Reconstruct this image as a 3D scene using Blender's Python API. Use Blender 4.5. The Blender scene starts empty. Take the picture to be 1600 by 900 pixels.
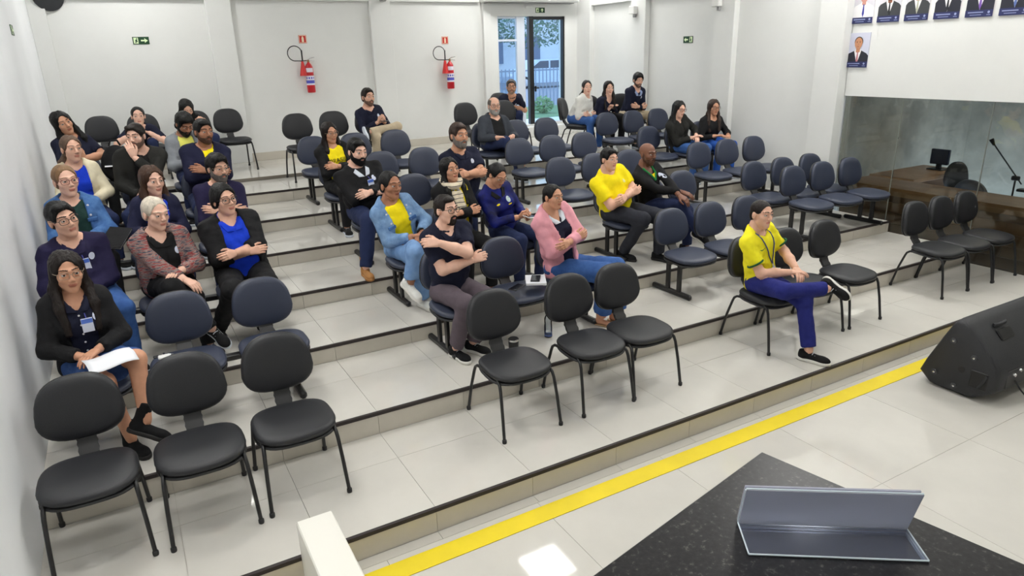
import bpy, math, random
import numpy as np
from mathutils import Vector, Matrix
random.seed(7); np.random.seed(7)
scene = bpy.context.scene
COL = scene.collection
PI = math.pi

# ------------------------------------------------------------------ camera
FPX = 1070.78; YAW, PITCH, ROLL = 0.5067, -0.3287, -0.0290
CAM = Vector((-1.1106, -2.9029, 2.4228))
fw = Vector((math.sin(YAW)*math.cos(PITCH), math.cos(YAW)*math.cos(PITCH), math.sin(PITCH)))
rt0 = Vector((math.cos(YAW), -math.sin(YAW), 0)); up0 = rt0.cross(fw)
rt = rt0*math.cos(ROLL) + up0*math.sin(ROLL); up = -rt0*math.sin(ROLL) + up0*math.cos(ROLL)
cd = bpy.data.cameras.new('camera'); cam = bpy.data.objects.new('camera', cd); COL.objects.link(cam)
cd.sensor_width = 36; cd.lens = FPX*36/1600; cd.clip_start = 0.02; cd.clip_end = 200
mw = Matrix((rt, up, -fw)).transposed().to_4x4(); mw.translation = CAM
cam.matrix_world = mw
scene.camera = cam

# ------------------------------------------------------------------ world, exposure
w = bpy.data.worlds.new('sky'); scene.world = w; w.use_nodes = True
wn = w.node_tree.nodes; bgn = wn['Background']
bgn.inputs['Color'].default_value = (0.55, 0.74, 1.0, 1); bgn.inputs['Strength'].default_value = 2.4
vs = scene.view_settings
vs.view_transform = 'Standard'; vs.look = 'None'; vs.exposure = 0.32; vs.gamma = 1.0; vs.use_curve_mapping = False
scene.cycles.use_denoising = True
scene.cycles.max_bounces = 8; scene.cycles.diffuse_bounces = 5; scene.cycles.glossy_bounces = 4
scene.cycles.transparent_max_bounces = 12
scene.cycles.sample_clamp_indirect = 8.0
PANEL_W = 23.5           # emission strength of the ceiling light panels

# ------------------------------------------------------------------ materials
def lin(c):
    out = []
    for v in c[:3]:
        v = v/255.0
        out.append(v/12.92 if v <= 0.04045 else ((v+0.055)/1.055)**2.4)
    return tuple(out)+(1.0,)
MATS = {}
def M(name, rgb, rough=0.55, metal=0.0, var=0.0, vscale=6.0, bump=0.0, bscale=60.0, spec=0.5, emit=0.0, stretch=None, coat=0.0, rgb2=None):
    if name in MATS: return MATS[name]
    m = bpy.data.materials.new(name); m.use_nodes = True; MATS[name] = m
    nt = m.node_tree; N = nt.nodes; L = nt.links
    b = N['Principled BSDF']; c = lin(rgb)
    b.inputs['Base Color'].default_value = c
    b.inputs['Roughness'].default_value = rough; b.inputs['Metallic'].default_value = metal
    b.inputs['Specular IOR Level'].default_value = spec
    if coat: b.inputs['Coat Weight'].default_value = coat; b.inputs['Coat Roughness'].default_value = 0.08
    if emit:
        b.inputs['Emission Color'].default_value = c; b.inputs['Emission Strength'].default_value = emit
    if var or bump or rgb2:
        tc = N.new('ShaderNodeTexCoord'); mp = N.new('ShaderNodeMapping'); L.new(tc.outputs['Object'], mp.inputs['Vector'])
        if stretch: mp.inputs['Scale'].default_value = stretch
    if var or rgb2:
        n = N.new('ShaderNodeTexNoise'); n.inputs['Scale'].default_value = vscale; n.inputs['Detail'].default_value = 5
        n.inputs['Roughness'].default_value = 0.6
        L.new(mp.outputs[0], n.inputs['Vector'])
        r = N.new('ShaderNodeValToRGB'); L.new(n.outputs['Fac'], r.inputs['Fac'])
        r.color_ramp.elements[0].position = 0.33; r.color_ramp.elements[1].position = 0.67
        if rgb2: c0, c1 = lin(rgb2), c
        else:
            c0 = tuple(max(0, x*(1-var)) for x in c[:3])+(1,); c1 = tuple(min(1, x*(1+var)) for x in c[:3])+(1,)
        r.color_ramp.elements[0].color = c0; r.color_ramp.elements[1].color = c1
        L.new(r.outputs['Color'], b.inputs['Base Color'])
    if bump:
        n2 = N.new('ShaderNodeTexNoise'); n2.inputs['Scale'].default_value = bscale; n2.inputs['Detail'].default_value = 4
        L.new(mp.outputs[0], n2.inputs['Vector'])
        bp = N.new('ShaderNodeBump'); bp.inputs['Strength'].default_value = bump; bp.inputs['Distance'].default_value = 0.01
        L.new(n2.outputs['Fac'], bp.inputs['Height']); L.new(bp.outputs[0], b.inputs['Normal'])
    return m
def glass_mat(name, tint=(235, 245, 240), rough=0.0, ior=1.5):
    # thin architectural glass: clear transmission with a Fresnel reflection
    if name in MATS: return MATS[name]
    m = bpy.data.materials.new(name); m.use_nodes = True; MATS[name] = m
    nt = m.node_tree; N = nt.nodes; L = nt.links; N.remove(N['Principled BSDF'])
    t = N.new('ShaderNodeBsdfTransparent'); t.inputs[0].default_value = lin(tint)
    g = N.new('ShaderNodeBsdfGlossy'); g.inputs['Roughness'].default_value = rough
    f = N.new('ShaderNodeFresnel'); f.inputs['IOR'].default_value = ior
    mx = N.new('ShaderNodeMixShader'); L.new(f.outputs[0], mx.inputs[0]); L.new(t.outputs[0], mx.inputs[1]); L.new(g.outputs[0], mx.inputs[2])
    L.new(mx.outputs[0], N['Material Output'].inputs['Surface'])
    return m

WALLM = M('wall_paint', (226, 227, 225), 0.7, var=0.025, vscale=1.3, bump=0.05, bscale=90)
WALLL = M('wall_paint_cool', (238, 240, 243), 0.65, var=0.03, vscale=1.1, bump=0.06, bscale=70)
CEILM = M('ceiling_paint', (238, 238, 235), 0.8)
TILE = M('polished_tile', (208, 205, 198), 0.05, var=0.035, vscale=2.2, spec=0.5)
RTILE = M('riser_tile', (200, 194, 182), 0.22, var=0.05, vscale=3.0)
GROUT = M('grout', (188, 184, 175), 0.9)
STRIP = M('black_nosing', (44, 36, 35), 0.6)
YELLOW = M('yellow_tape', (232, 208, 24), 0.55, var=0.05, vscale=3)
VINYLB = M('black_vinyl', (36, 37, 41), 0.48, bump=0.10, bscale=240, spec=0.45)
VINYLN = M('navy_vinyl', (53, 59, 77), 0.42, bump=0.10, bscale=240, spec=0.45)
PLASB = M('black_plastic', (30, 30, 32), 0.5)
STEELB = M('black_steel', (24, 24, 26), 0.32, spec=0.5)
WHITEP = M('white_plastic', (232, 232, 230), 0.4)
CHROME = M('chrome', (210, 210, 212), 0.15, metal=1.0)

# ------------------------------------------------------------------ mesh helpers
def make_mesh(name, verts, faces, mats=(), smooth=None, midx=None):
    me = bpy.data.meshes.new(name)
    me.from_pydata([tuple(v) for v in verts], [], [tuple(f) for f in faces])
    for m in (mats if isinstance(mats, (list, tuple)) else [mats]):
        if m: me.materials.append(m)
    if midx is not None: me.polygons.foreach_set('material_index', np.array(midx, dtype=np.int32))
    if smooth is not None:
        me.polygons.foreach_set('use_smooth', np.ones(len(me.polygons), dtype=bool))
        if smooth < 179: me.set_sharp_from_angle(angle=math.radians(smooth))
    me.update(); me.validate()
    return me
class G:
    """collects simple shapes for ONE mesh object"""
    def __init__(s): s.v = []; s.f = []
    def add(s, v, f):
        o = len(s.v); s.v += [Vector(x) for x in v]; s.f += [[i+o for i in q] for q in f]; return s
    def box(s, c, d, bev=0.0, rz=0.0, rot=None):
        hx, hy, hz = d[0]/2, d[1]/2, d[2]/2
        b = min(bev, hx*.9, hy*.9, hz*.9)
        R_ = rot if rot is not None else Matrix.Rotation(rz, 3, 'Z')
        c = Vector(c)
        if b <= 0:
            vs_ = [Vector((x*hx, y*hy, z*hz)) for x in (-1, 1) for y in (-1, 1) for z in (-1, 1)]
            fs = [(0, 1, 3, 2), (4, 6, 7, 5), (0, 4, 5, 1), (2, 3, 7, 6), (0, 2, 6, 4), (1, 5, 7, 3)]
            return s.add([c+R_@p for p in vs_], fs)
        vs_ = []; ix = {}
        for sx in (-1, 1):
            for sy in (-1, 1):
                for sz in (-1, 1):
                    for a in range(3):
                        p = [sx*(hx-b), sy*(hy-b), sz*(hz-b)]; p[a] = (sx*hx, sy*hy, sz*hz)[a]
                        ix[(sx, sy, sz, a)] = len(vs_); vs_.append(Vector(p))
        fs = []
        for a in range(3):
            o1, o2 = [(1, 2), (2, 0), (0, 1)][a]
            for sg in (-1, 1):
                q = []
                for u_, v_ in ((-1, -1), (1, -1), (1, 1), (-1, 1)):
                    k = [0, 0, 0]; k[a] = sg; k[o1] = u_; k[o2] = v_; q.append(ix[(*k, a)])
                fs.append(q if sg > 0 else q[::-1])
            for u_ in (-1, 1):
                for v_ in (-1, 1):
                    k0 = [0, 0, 0]; k0[o1] = u_; k0[o2] = v_; k1 = list(k0); k0[a] = -1; k1[a] = 1
                    q = [ix[(*k0, o1)], ix[(*k1, o1)], ix[(*k1, o2)], ix[(*k0, o2)]]
                    fs.append(q if u_*v_ < 0 else q[::-1])
        for sx in (-1, 1):
            for sy in (-1, 1):
                for sz in (-1, 1):
                    q = [ix[(sx, sy, sz, a)] for a in range(3)]
                    fs.append(q if sx*sy*sz > 0 else q[::-1])
        return s.add([c+R_@p for p in vs_], fs)
    def tube(s, pts, r, seg=8, closed=False, cap=True):
        pts = [Vector(p) for p in pts]; n = len(pts); o = len(s.v)
        rr = r if isinstance(r, (list, tuple)) else [r]*n
        tang = []
        for i in range(n):
            a = pts[(i-1) % n] if (closed or i > 0) else pts[i]; b = pts[(i+1) % n] if (closed or i < n-1) else pts[i]
            t = (b-a); tang.append(t.normalized() if t.length > 1e-9 else Vector((0, 0, 1)))
        ref = Vector((0, 0, 1)) if abs(tang[0].z) < .9 else Vector((1, 0, 0))
        nrm = (ref - tang[0]*ref.dot(tang[0])).normalized()
        for i in range(n):
            nrm = (nrm - tang[i]*nrm.dot(tang[i]))
            nrm = nrm.normalized() if nrm.length > 1e-6 else tang[i].orthogonal().normalized()
            bi = tang[i].cross(nrm)
            for k in range(seg):
                a = 2*PI*k/seg; s.v.append(pts[i]+(nrm*math.cos(a)+bi*math.sin(a))*rr[i])
        m = n if closed else n-1
        for i in range(m):
            j = (i+1) % n
            for k in range(seg):
                l = (k+1) % seg
                s.f.append([o+i*seg+k, o+i*seg+l, o+j*seg+l, o+j*seg+k])
        if cap and not closed:
            s.f.append([o+k for k in range(seg)][::-1]); s.f.append([o+(n-1)*seg+k for k in range(seg)])
        return s
    def lathe(s, prof, c=(0, 0, 0), seg=20, axis=None):
        o = len(s.v); c = Vector(c); n = len(prof)
        R_ = Matrix.Identity(3) if axis is None else Vector((0, 0, 1)).rotation_difference(Vector(axis)).to_matrix()
        for (r, z) in prof:
            for k in range(seg):
                a = 2*PI*k/seg; s.v.append(c+R_@Vector((r*math.cos(a), r*math.sin(a), z)))
        for i in range(n-1):
            for k in range(seg):
                l = (k+1) % seg; s.f.append([o+i*seg+k, o+i*seg+l, o+(i+1)*seg+l, o+(i+1)*seg+k])
        s.f.append([o+k for k in range(seg)][::-1]); s.f.append([o+(n-1)*seg+k for k in range(seg)])
        return s
    def prism(s, poly, vec, org=(0, 0, 0)):
        """poly: list of 3D points (planar), extruded by vec"""
        o = len(s.v); n = len(poly); org = Vector(org); vec = Vector(vec)
        s.v += [Vector(p)+org for p in poly]+[Vector(p)+org+vec for p in poly]
        s.f.append([o+i for i in range(n)][::-1]); s.f.append([o+n+i for i in range(n)])
        for i in range(n):
            j = (i+1) % n; s.f.append([o+i, o+j, o+n+j, o+n+i])
        return s
    def build(s, name, mat, parent=None, smooth=35, loc=None):
        me = make_mesh(name, s.v, s.f, mat, smooth)
        # consistent outward normals
        import bmesh
        bm = bmesh.new(); bm.from_mesh(me); bmesh.ops.recalc_face_normals(bm, faces=bm.faces); bm.to_mesh(me); bm.free()
        if smooth is not None and smooth < 179: me.set_sharp_from_angle(angle=math.radians(smooth))
        return link(name, me, parent, loc)
def link(name, me, parent=None, loc=None):
    o = bpy.data.objects.new(name, me); COL.objects.link(o)
    if parent is not None: o.parent = parent
    if loc is not None: o.location = loc
    return o
def empty(name, loc=(0, 0, 0), rz=0.0):
    o = bpy.data.objects.new(name, None); COL.objects.link(o); o.location = loc; o.rotation_euler = (0, 0, rz); o.empty_display_size = .1
    return o
def tag(o, label=None, cat=None, group=None, kind=None):
    if label: o['label'] = label
    if cat: o['category'] = cat
    if group: o['group'] = group
    if kind: o['kind'] = kind
    return o
def copy_tree(o, parent=None):
    c = o.copy(); COL.objects.link(c)
    if parent is not None: c.parent = parent
    for ch in list(o.children): copy_tree(ch, c)
    return c

# ------------------------------------------------------------------ room dimensions
SY = [0.0, 0.8985, 1.8248, 2.7434, 3.6665, 4.5862, 5.5512, 6.47]    # y of the step edges of levels 1..8
SZ = [0.0, 0.1481, 0.3001, 0.4305, 0.5661, 0.6968, 0.8266, 0.9584, 1.0]  # floor heights of levels 0..8
XL, XR = -1.81, 6.60          # left wall, right wall panels
XG = 6.65                     # glass partition plane
YB, YF = 8.10, -6.5           # back wall, wall behind the camera
ZC = 4.2                      # ceiling
def struct(o, label=None):
    tag(o, label, None, None, 'structure'); return o

# floor: one stepped level after another, each with its own tiles
tile_cache = {}
def tile(sx, sy, sz, mat, bev=0.0):
    k = (round(sx, 4), round(sy, 4), round(sz, 4), mat.name)
    if k not in tile_cache:
        g = G().box((0, 0, 0), (sx, sy, sz), bev); tile_cache[k] = make_mesh('tile', g.v, g.f, mat, None)
    return tile_cache[k]
GAP = 0.0022; TT = 0.012
def spans(a, b, step, off):
    k = math.ceil((a-off)/step-1e-6); xs = [a]
    while off+k*step < b-1e-6:
        if off+k*step > a+0.02: xs.append(off+k*step)
        k += 1
    if b-xs[-1] < 0.02: xs[-1] = b
    else: xs.append(b)
    return list(zip(xs[:-1], xs[1:]))
def lay(parent, x0, x1, y0, y1, z, offx, offy, stepx=.6, stepy=.6, mat=None):
    for (a, b) in spans(x0, x1, stepx, offx):
        for (c, d) in spans(y0, y1, stepy, offy):
            link('tile', tile(b-a-GAP, d-c-GAP, TT, mat or TILE), parent, ((a+b)/2, (c+d)/2, z-TT/2))
XFR = 10.2
fl = struct(G().box(((XL+XFR)/2, (YF+0)/2-.0, -.06), (XFR-XL+.4, -YF+.4, .096)).build('floor', GROUT, None, None), 'pale polished tile floor in front of the lowest step')
lay(fl, XL, XG+.0, -.07, 0, 0, 0, -.07)
lay(fl, XL, XG+.0, -3.67, -.07, 0, .587, -.97, .9, .9)
lay(fl, XL, XG+.0, YF, -3.67, 0, .587, -.97, .9, .9)
for L_ in range(1, 9):
    y0 = SY[L_-1]; y1 = SY[L_] if L_ < 8 else YB; z = SZ[L_]; zb = SZ[L_-1]
    xr = XG if y0 < 2.7 else XR
    f = struct(G().box(((XL+xr)/2, (y0+TT+y1)/2, (z-TT-.1)/2), (xr-XL, y1-y0-TT, z-TT-.003+.1)).build('floor', GROUT, None, None),
               'tiled tread of the %s step of the seating tiers' % ['', 'first and lowest', 'second', 'third', 'fourth', 'fifth', 'sixth', 'seventh', 'topmost'][L_])
    if L_ < 7: lay(f, XL, xr, y0, y1, z, 0, y0+.57, .6, 2.0)
    else: lay(f, XL, xr, y0, y1, z, 0, y0+.57)
    if L_ < 8:
        for (a, b) in spans(XL, xr, .6, 0 if L_ % 2 else 0):
            link('riser_tile', tile(b-a-GAP, TT, z-zb-.003-.018, RTILE), f, ((a+b)/2, y0+TT/2, zb+(z-zb-.018)/2))
        G().box(((XL+xr)/2, y0+.006, z-.0105), (xr-XL, .022, .024), .002).build('nosing', STRIP, f)
    else:
        G().box(((XL+xr)/2, y0+.006, z-.018), (xr-XL, .012, .040), .002).build('nosing', M('shaded_riser_nosing', (120, 114, 104), .6), f)  # low top riser and nosing in one strip, riser shade put into its colour

# walls
def wall(name, c, d, mat=WALLM, label=None):
    return struct(G().box(c, d).build(name, mat, None, None), label)
HZ = ZC+.2
wl = wall('wall_left', (XL-.1, (YF+YB)/2, HZ/2-.1), (.2, YB-YF+.4, HZ+.2), WALLL, 'plain white wall along the left ends of the seating rows')
ow = (4.86, 6.24, 1.20, 3.04)   # opening in the back wall
wb = G()
wb.box(((XL-.2+ow[0])/2, YB+.1, HZ/2-.1), (ow[0]-XL+.2, .2, HZ+.2))
wb.box(((ow[1]+XR+.3)/2, YB+.1, HZ/2-.1), (XR+.3-ow[1], .2, HZ+.2))
wb.box(((ow[0]+ow[1])/2, YB+.1, (ow[3]+HZ)/2), (ow[1]-ow[0], .2, HZ-ow[3]))
wb.box(((ow[0]+ow[1])/2, YB+.1, ow[2]/2-.1), (ow[1]-ow[0], .2, ow[2]+.2))
wbk = struct(wb.build('wall_back', WALLM, None, None), 'white back wall with fire extinguishers and the entrance door')
for (a, b) in ((-1.81, -1.62), (0.255, 0.585), (2.60, 2.94), (4.56, 4.70)):
    G().box(((a+b)/2, YB-.035, (SZ[8]+ZC)/2), (b-a, .07, ZC-SZ[8]), .004).build('pilaster', WALLM, wbk)
for (a, b) in ((-1.62, .255), (.585, 2.60), (2.94, 4.50)):
    G().box(((a+b)/2, YB-.03, 3.56), (b-a, .06, .62), .004).build('beam', WALLM, wbk)
bb = struct(G().box(((XL+4.86)/2, YB-.008, SZ[8]+.06), (4.86-XL, .016, .12), .003).build('baseboard_back', RTILE, None, None), 'beige tile skirting along the back wall')
wr = G()
wr.box((XR+.1, (2.63+YB)/2, HZ/2-.1), (.2, YB-2.63, HZ+.2))
wrk = struct(wr.build('wall_right', WALLM, None, None), 'white right wall with pilasters beside the upper rows')
for (a, b) in ((2.62, 2.98), (4.34, 4.71), (6.20, 6.57), (7.70, 8.10)):
    G().box((XR-.05, (a+b)/2, ZC/2), (.10, b-a, ZC), .005).build('pilaster', WALLM, wrk)
for (a, b) in ((2.98, 4.34), (4.71, 6.20), (6.57, 7.70)):
    G().box((XR-.035, (a+b)/2, 3.50), (.07, b-a, .62), .004).build('beam', WALLM, wrk)
# header wall over the glass and the rest of the right side
wall('wall_header', (XG+.06, (2.62+YF)/2, (1.835+HZ)/2), (.12, 2.62-YF, HZ-1.835), WALLM, 'white wall above the glass partition carrying the portraits')
wall('wall_right_seal', (XG+.06, (-2.055+YF)/2, .91), (.12, -2.055-YF, 1.86), WALLM, 'unseen white wall beyond the glass partition, added to keep stray sky light out')  # out of view, added to close the gap where sky light leaked in
wall('wall_front', (4.2, YF-.1, HZ/2-.1), (12.6, .2, HZ+.2), WALLM, 'white wall behind the stage')
ceil = struct(G().box((4.2, (YF+YB)/2, ZC+.1), (12.8, YB-YF+.6, .2)).build('ceiling', CEILM, None, None), 'white ceiling with square light panels')

# ceiling light panels (the room's lamps, plus two added to brighten the right wall)
PANELM = M('panel_light', (255, 254, 250), .5, emit=PANEL_W)
LAMPS = [(-1.0, -2.3, 'left one of the row above the counter'), (5.4, -2.3, 'right one of the row above the counter'),
         (-1.0, -.1, 'left one of the row above the lowest step'), (2.91, -.1, 'middle one of the row above the lowest step'), (5.6, -.1, 'right one of the row above the lowest step'),
         (-1.0, 1.75, 'left one of the row above the second step'), (2.91, 1.75, 'middle one of the row above the second step'), (5.96, 1.75, 'right one of the row above the second step, added to brighten the right wall'), (5.96, 2.95, 'added by the right wall column to brighten that wall'),
         (-1.0, 3.9, 'left one of the row above the fourth step'), (2.91, 3.58, 'right one of the row above the fourth step'),
         (-.62, 7.0, 'by the back wall near the left corner'), (4.29, 7.0, 'by the back wall above the window'), (5.96, 7.0, 'by the back wall near the right corner')]
if True:
    for x, y, lb in LAMPS:
        t = empty('ceiling_light', (x, y, ZC))
        tag(t, 'square white ceiling light panel, '+lb, 'ceiling light', 'ceiling light panels')
        G().box((0, 0, -.012), (.60, .60, .022), .004).build('frame', WHITEP, t)
        G().box((0, 0, -.026), (.56, .56, .006)).build('diffuser', PANELM, t, None)
# ------------------------------------------------------------------ chairs and benches
def pad(w, h, t, nexp=2.7, topn=.86, curve=0.0, puff=.35, seg=36, back=False):
    """cushion in the XZ plane facing -Y (thickness along Y), returns verts, faces"""
    V_, F_ = [], []
    def pt(a, k):
        c, s_ = math.cos(a), math.sin(a)
        x = (abs(c)**(2/nexp))*(1 if c >= 0 else -1)*w/2; z = (abs(s_)**(2/nexp))*(1 if s_ >= 0 else -1)*h/2
        wid = 1-(1-topn)*(max(0, z/h+.15))*1.4
        return x*wid*k, z*k
    prof = [(0.0, -1.0-puff), (.45, -1.0-puff*.82), (.75, -1.0-puff*.35), (.90, -.86), (.97, -.52), (1.0, 0.0), (.985, .62), (.94, .92), (.80, 1.0), (.4, 1.0), (0.0, 1.0)]
    rings = []
    for (k, d) in prof:
        if k == 0.0:
            rings.append([len(V_)]); V_.append((0, d*t/2, 0)); continue
        r = []
        for i in range(seg):
            x, z = pt(2*PI*i/seg, k)
            r.append(len(V_)); V_.append((x, d*t/2-curve*(x/(w/2))**2, z))
        rings.append(r)
    for A, B in zip(rings[:-1], rings[1:]):
        for i in range(seg):
            j = (i+1) % seg
            if len(A) == 1: F_.append((A[0], B[j], B[i]))
            elif len(B) == 1: F_.append((A[i], A[j], B[0]))
            else: F_.append((A[i], A[j], B[j], B[i]))
    return V_, F_
def pad_obj(name, w, h, t, mat, parent, loc, rx=0.0, **kw):
    V_, F_ = pad(w, h, t, **kw)
    g = G().add(V_, F_); o = g.build(name, mat, parent, 179, loc); o.rotation_euler = (rx, 0, 0); return o
def seat_unit(parent, x, mat, zs=.400, zb=.648):
    """seat pad + backrest + ribbed bracket at local x (y = 0 is the seat centre)"""
    s = pad_obj('seat', .436, .40, .046, mat, parent, (x, -.018, zs), -PI/2+math.radians(3), topn=.97, curve=.010, puff=.34, nexp=3.0)
    pad_obj('seat_shell', .433, .397, .022, PLASB, s, (0, .030, 0), 0, topn=.97, nexp=3.0, puff=.1)
    b = pad_obj('backrest', .398, .335, .050, mat, parent, (x, .262, zb), math.radians(-8), curve=.030, puff=.35, topn=.84, nexp=2.75)
    pad_obj('back_shell', .401, .338, .026, PLASB, b, (0, .026, 0), 0, curve=.030, puff=.1, topn=.84, nexp=2.75)
    g = G(); prof = []
    for i in range(25):
        u_ = i/24
        y = .10+.12*min(1, u_*1.9)+.055*max(0, u_-.45)/.55
        z = zs-.040+((zb-zs+.02)*max(0, u_-.25)/.75)
        prof.append((y, z))
    for i, (y, z) in enumerate(prof):
        wv = .044+(.003 if i % 2 else -.001)
        g.v += [Vector((x-wv, y-.011, z)), Vector((x+wv, y-.011, z)), Vector((x+wv, y+.011, z-.006)), Vector((x-wv, y+.011, z-.006))]
    for i in range(len(prof)-1):
        for k in range(4):
            l = (k+1) % 4; g.f.append([i*4+k, i*4+l, i*4+4+l, i*4+4+k])
    g.f.append([3, 2, 1, 0]); m_ = (len(prof)-1)*4; g.f.append([m_, m_+1, m_+2, m_+3])
    g.build('back_bracket', PLASB, parent, 20)
def make_chair():
    t = empty('chair')
    seat_unit(t, 0, VINYLB)
    for sx in (-1, 1):
        def arc(pts, n=5):
            return pts
        front = [(sx*.208, -.238, .012), (sx*.200, -.208, .20), (sx*.193, -.182, .325), (sx*.190, -.168, .357), (sx*.187, -.140, .375), (sx*.185, -.10, .379), (sx*.185, .0, .379)]
        rear = [(sx*.205, .268, .012), (sx*.198, .222, .20), (sx*.191, .180, .325), (sx*.189, .166, .357), (sx*.187, .140, .375), (sx*.185, .10, .379), (sx*.185, .0, .379)]
        for p in (front, rear):
            lg = G().tube(p, .0105, 8).build('leg', STEELB, t, 60)
            G().lathe([(.013, 0), (.0145, .004), (.0145, .022), (.012, .026)], (p[0][0], p[0][1], 0), 10).build('foot_cap', PLASB, lg, 60)
    G().box((0, -.09, .370), (.37, .022, .014), .003).build('crossbar', STEELB, t)
    G().box((0, .10, .370), (.37, .022, .014), .003).build('crossbar', STEELB, t)
    return t
chair0 = make_chair(); chair_used = [False]
def place_chair(x, y, z, label, rz=0.0, group='black vinyl chairs'):
    o = chair0 if not chair_used[0] else copy_tree(chair0)
    chair_used[0] = True
    o.location = (x, y, z); o.rotation_euler = (0, 0, rz)
    return tag(o, label, 'chair', group)
FR = .605
fr = 'loose black chairs in the front row'
place_chair(-1.53, FR+.02, SZ[1], 'empty black vinyl chair in front row touching the left wall', 0, fr)
place_chair(-1.035, FR, SZ[1], 'empty black vinyl chair, middle of the three at the left end of front row', 0, fr)
place_chair(-.560, FR+.02, SZ[1], 'empty black vinyl chair next to the left aisle in front row', 0, fr)
place_chair(.828, FR, SZ[1], 'empty black vinyl chair in front of the man hugging his shoulder', 0, fr)
place_chair(1.425, FR, SZ[1], 'empty black vinyl chair in front of the seat with the notebook', 0, fr)
place_chair(1.855, FR+.01, SZ[1], 'empty black vinyl chair in front of the woman in the pink blazer', 0, fr)
place_chair(3.19, FR+.02, SZ[1], 'black vinyl chair under the man in yellow football shirt', 0, fr)
place_chair(3.665, FR+.02, SZ[1], 'empty black vinyl chair right beside the man in yellow football shirt', 0, fr)
place_chair(4.165, FR+.02, SZ[1], 'empty black vinyl chair two places from the man in yellow football shirt', 0, fr)
place_chair(5.50, FR+.015, SZ[1], 'empty black vinyl chair farthest from the glass of the three beside it', 0, fr)
place_chair(5.93, FR+.015, SZ[1], 'empty black vinyl chair, middle of the three beside the glass partition', 0, fr)
place_chair(6.365, FR+.015, SZ[1], 'empty black vinyl chair closest to the wood panelled glass partition', 0, fr)
bk = 'loose black chairs along the back'
place_chair(.945, 6.20, SZ[7], 'empty black chair standing alone near the aisle below the left fire extinguisher', 0, bk)
place_chair(1.425, 6.20, SZ[7], 'black chair behind the long haired woman in yellow shirt', 0, bk)
place_chair(1.91, 6.20, SZ[7], 'black chair under the bearded man with beige trousers', 0, bk)
place_chair(3.42, 6.22, SZ[7], 'black chair behind the grey bearded man in dark jacket', math.radians(6), bk)
place_chair(4.02, 6.18, SZ[7], 'dark chair in front of the man leaning forward by the window', 0, bk)
place_chair(4.62, 7.40, SZ[8], 'black chair under the man leaning forward by the window', 0, bk)
place_chair(5.06, 5.96, SZ[7], 'black chair under the woman in white sweater', math.radians(40), bk)
place_chair(5.53, 6.0, SZ[7], 'black chair under the woman in dark top near the corner', math.radians(10), bk)
place_chair(6.10, 6.0, SZ[7], 'black chair under the man in sweater with folded arms near the corner', 0, bk)
place_chair(-1.28, 7.38, SZ[8], 'empty black chair in the back left corner', 0, bk)
place_chair(-.80, 7.32, SZ[8], 'black chair under the woman leaning forward in navy polo', 0, bk)
place_chair(-.16, 7.36, SZ[8], 'black chair under the woman with long dark hair bowing her head', 0, bk)
place_chair(.28, 7.40, SZ[8], 'empty black chair by the aisle against the back wall', math.radians(3), bk)

def make_bench(xs):
    c = sum(xs)/len(xs); t = empty('bench'); xs = [x-c for x in xs]
    for x in xs: seat_unit(t, x, VINYLN, .362, .578)
    G().box((0, .06, .312), (xs[-1]-xs[0]+.34, .055, .036), .004).build('beam', STEELB, t)
    for x in (xs[0]-.115, xs[-1]+.115):
        s = G().box((x, .075, .025), (.045, .50, .046), .012).build('support_foot', STEELB, t)
        for y in (-.02, .125):
            G().box((x, y, .172), (.026, .046, .265), .004).build('support_post', STEELB, s)
        G().box((x, .05, .314), (.030, .22, .03), .004).build('support_plate', STEELB, s)
    return t
bench_proto = {}
def place_bench(lv, xs, label, dy=0.0, dx=0.0, group='navy vinyl bench seats'):
    k = tuple(round(x-xs[0], 3) for x in xs)
    if k not in bench_proto: bench_proto[k] = o = make_bench(xs)
    else: o = copy_tree(bench_proto[k])
    o.location = (sum(xs)/len(xs)+dx, SY[lv-1]+.605+dy, SZ[lv])
    return tag(o, label, 'bench', group)
LX = (-1.50, -.985, -.47); MX = (.875, 1.39, 1.905); RX = (3.165, 3.655, 4.145); FX = (5.22, 5.71, 6.20)
ordn = {2: 'second', 3: 'third', 4: 'fourth', 5: 'fifth', 6: 'sixth'}
who = {(2, 'L'): 'of the woman with papers', (3, 'L'): 'of the white haired woman', (4, 'L'): 'of the smiling woman in denim jacket', (5, 'L'): 'of the woman in cream jacket', (6, 'L'): 'of the man in grey hoodie',
       (2, 'M'): 'of the woman in pink blazer', (3, 'M'): 'of the woman in scarf', (4, 'M'): 'of the big man in black sweatshirt', (5, 'M'): 'of the long haired woman in yellow shirt', (6, 'M'): 'behind the long haired woman in yellow shirt',
       (2, 'R'): 'behind the man in yellow football shirt', (3, 'R'): 'of the man in plain yellow shirt', (4, 'R'): 'behind the man in plain yellow shirt', (5, 'R'): 'two rows behind the man in plain yellow shirt', (6, 'R'): 'of the grey bearded man in dark jacket'}
for lv in range(2, 7):
    for k, xs in (('L', LX), ('M', MX), ('R', RX)):
        place_bench(lv, xs, 'navy three-seat bench %s, %s row up' % (who[(lv, k)], ordn[lv]))
place_bench(3, FX, 'empty navy three-seat bench jutting forward beside the glass partition', -.52, .07)
place_bench(3, FX, 'empty navy three-seat bench just behind the one beside the glass partition', -.03)
place_bench(4, FX, 'empty navy three-seat bench in front of the two women by right wall', -.05)
place_bench(5, FX, 'navy three-seat bench of the two women by right wall', 0)
place_bench(6, FX, 'empty navy three-seat bench below the three people in the right back corner', .02)

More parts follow.
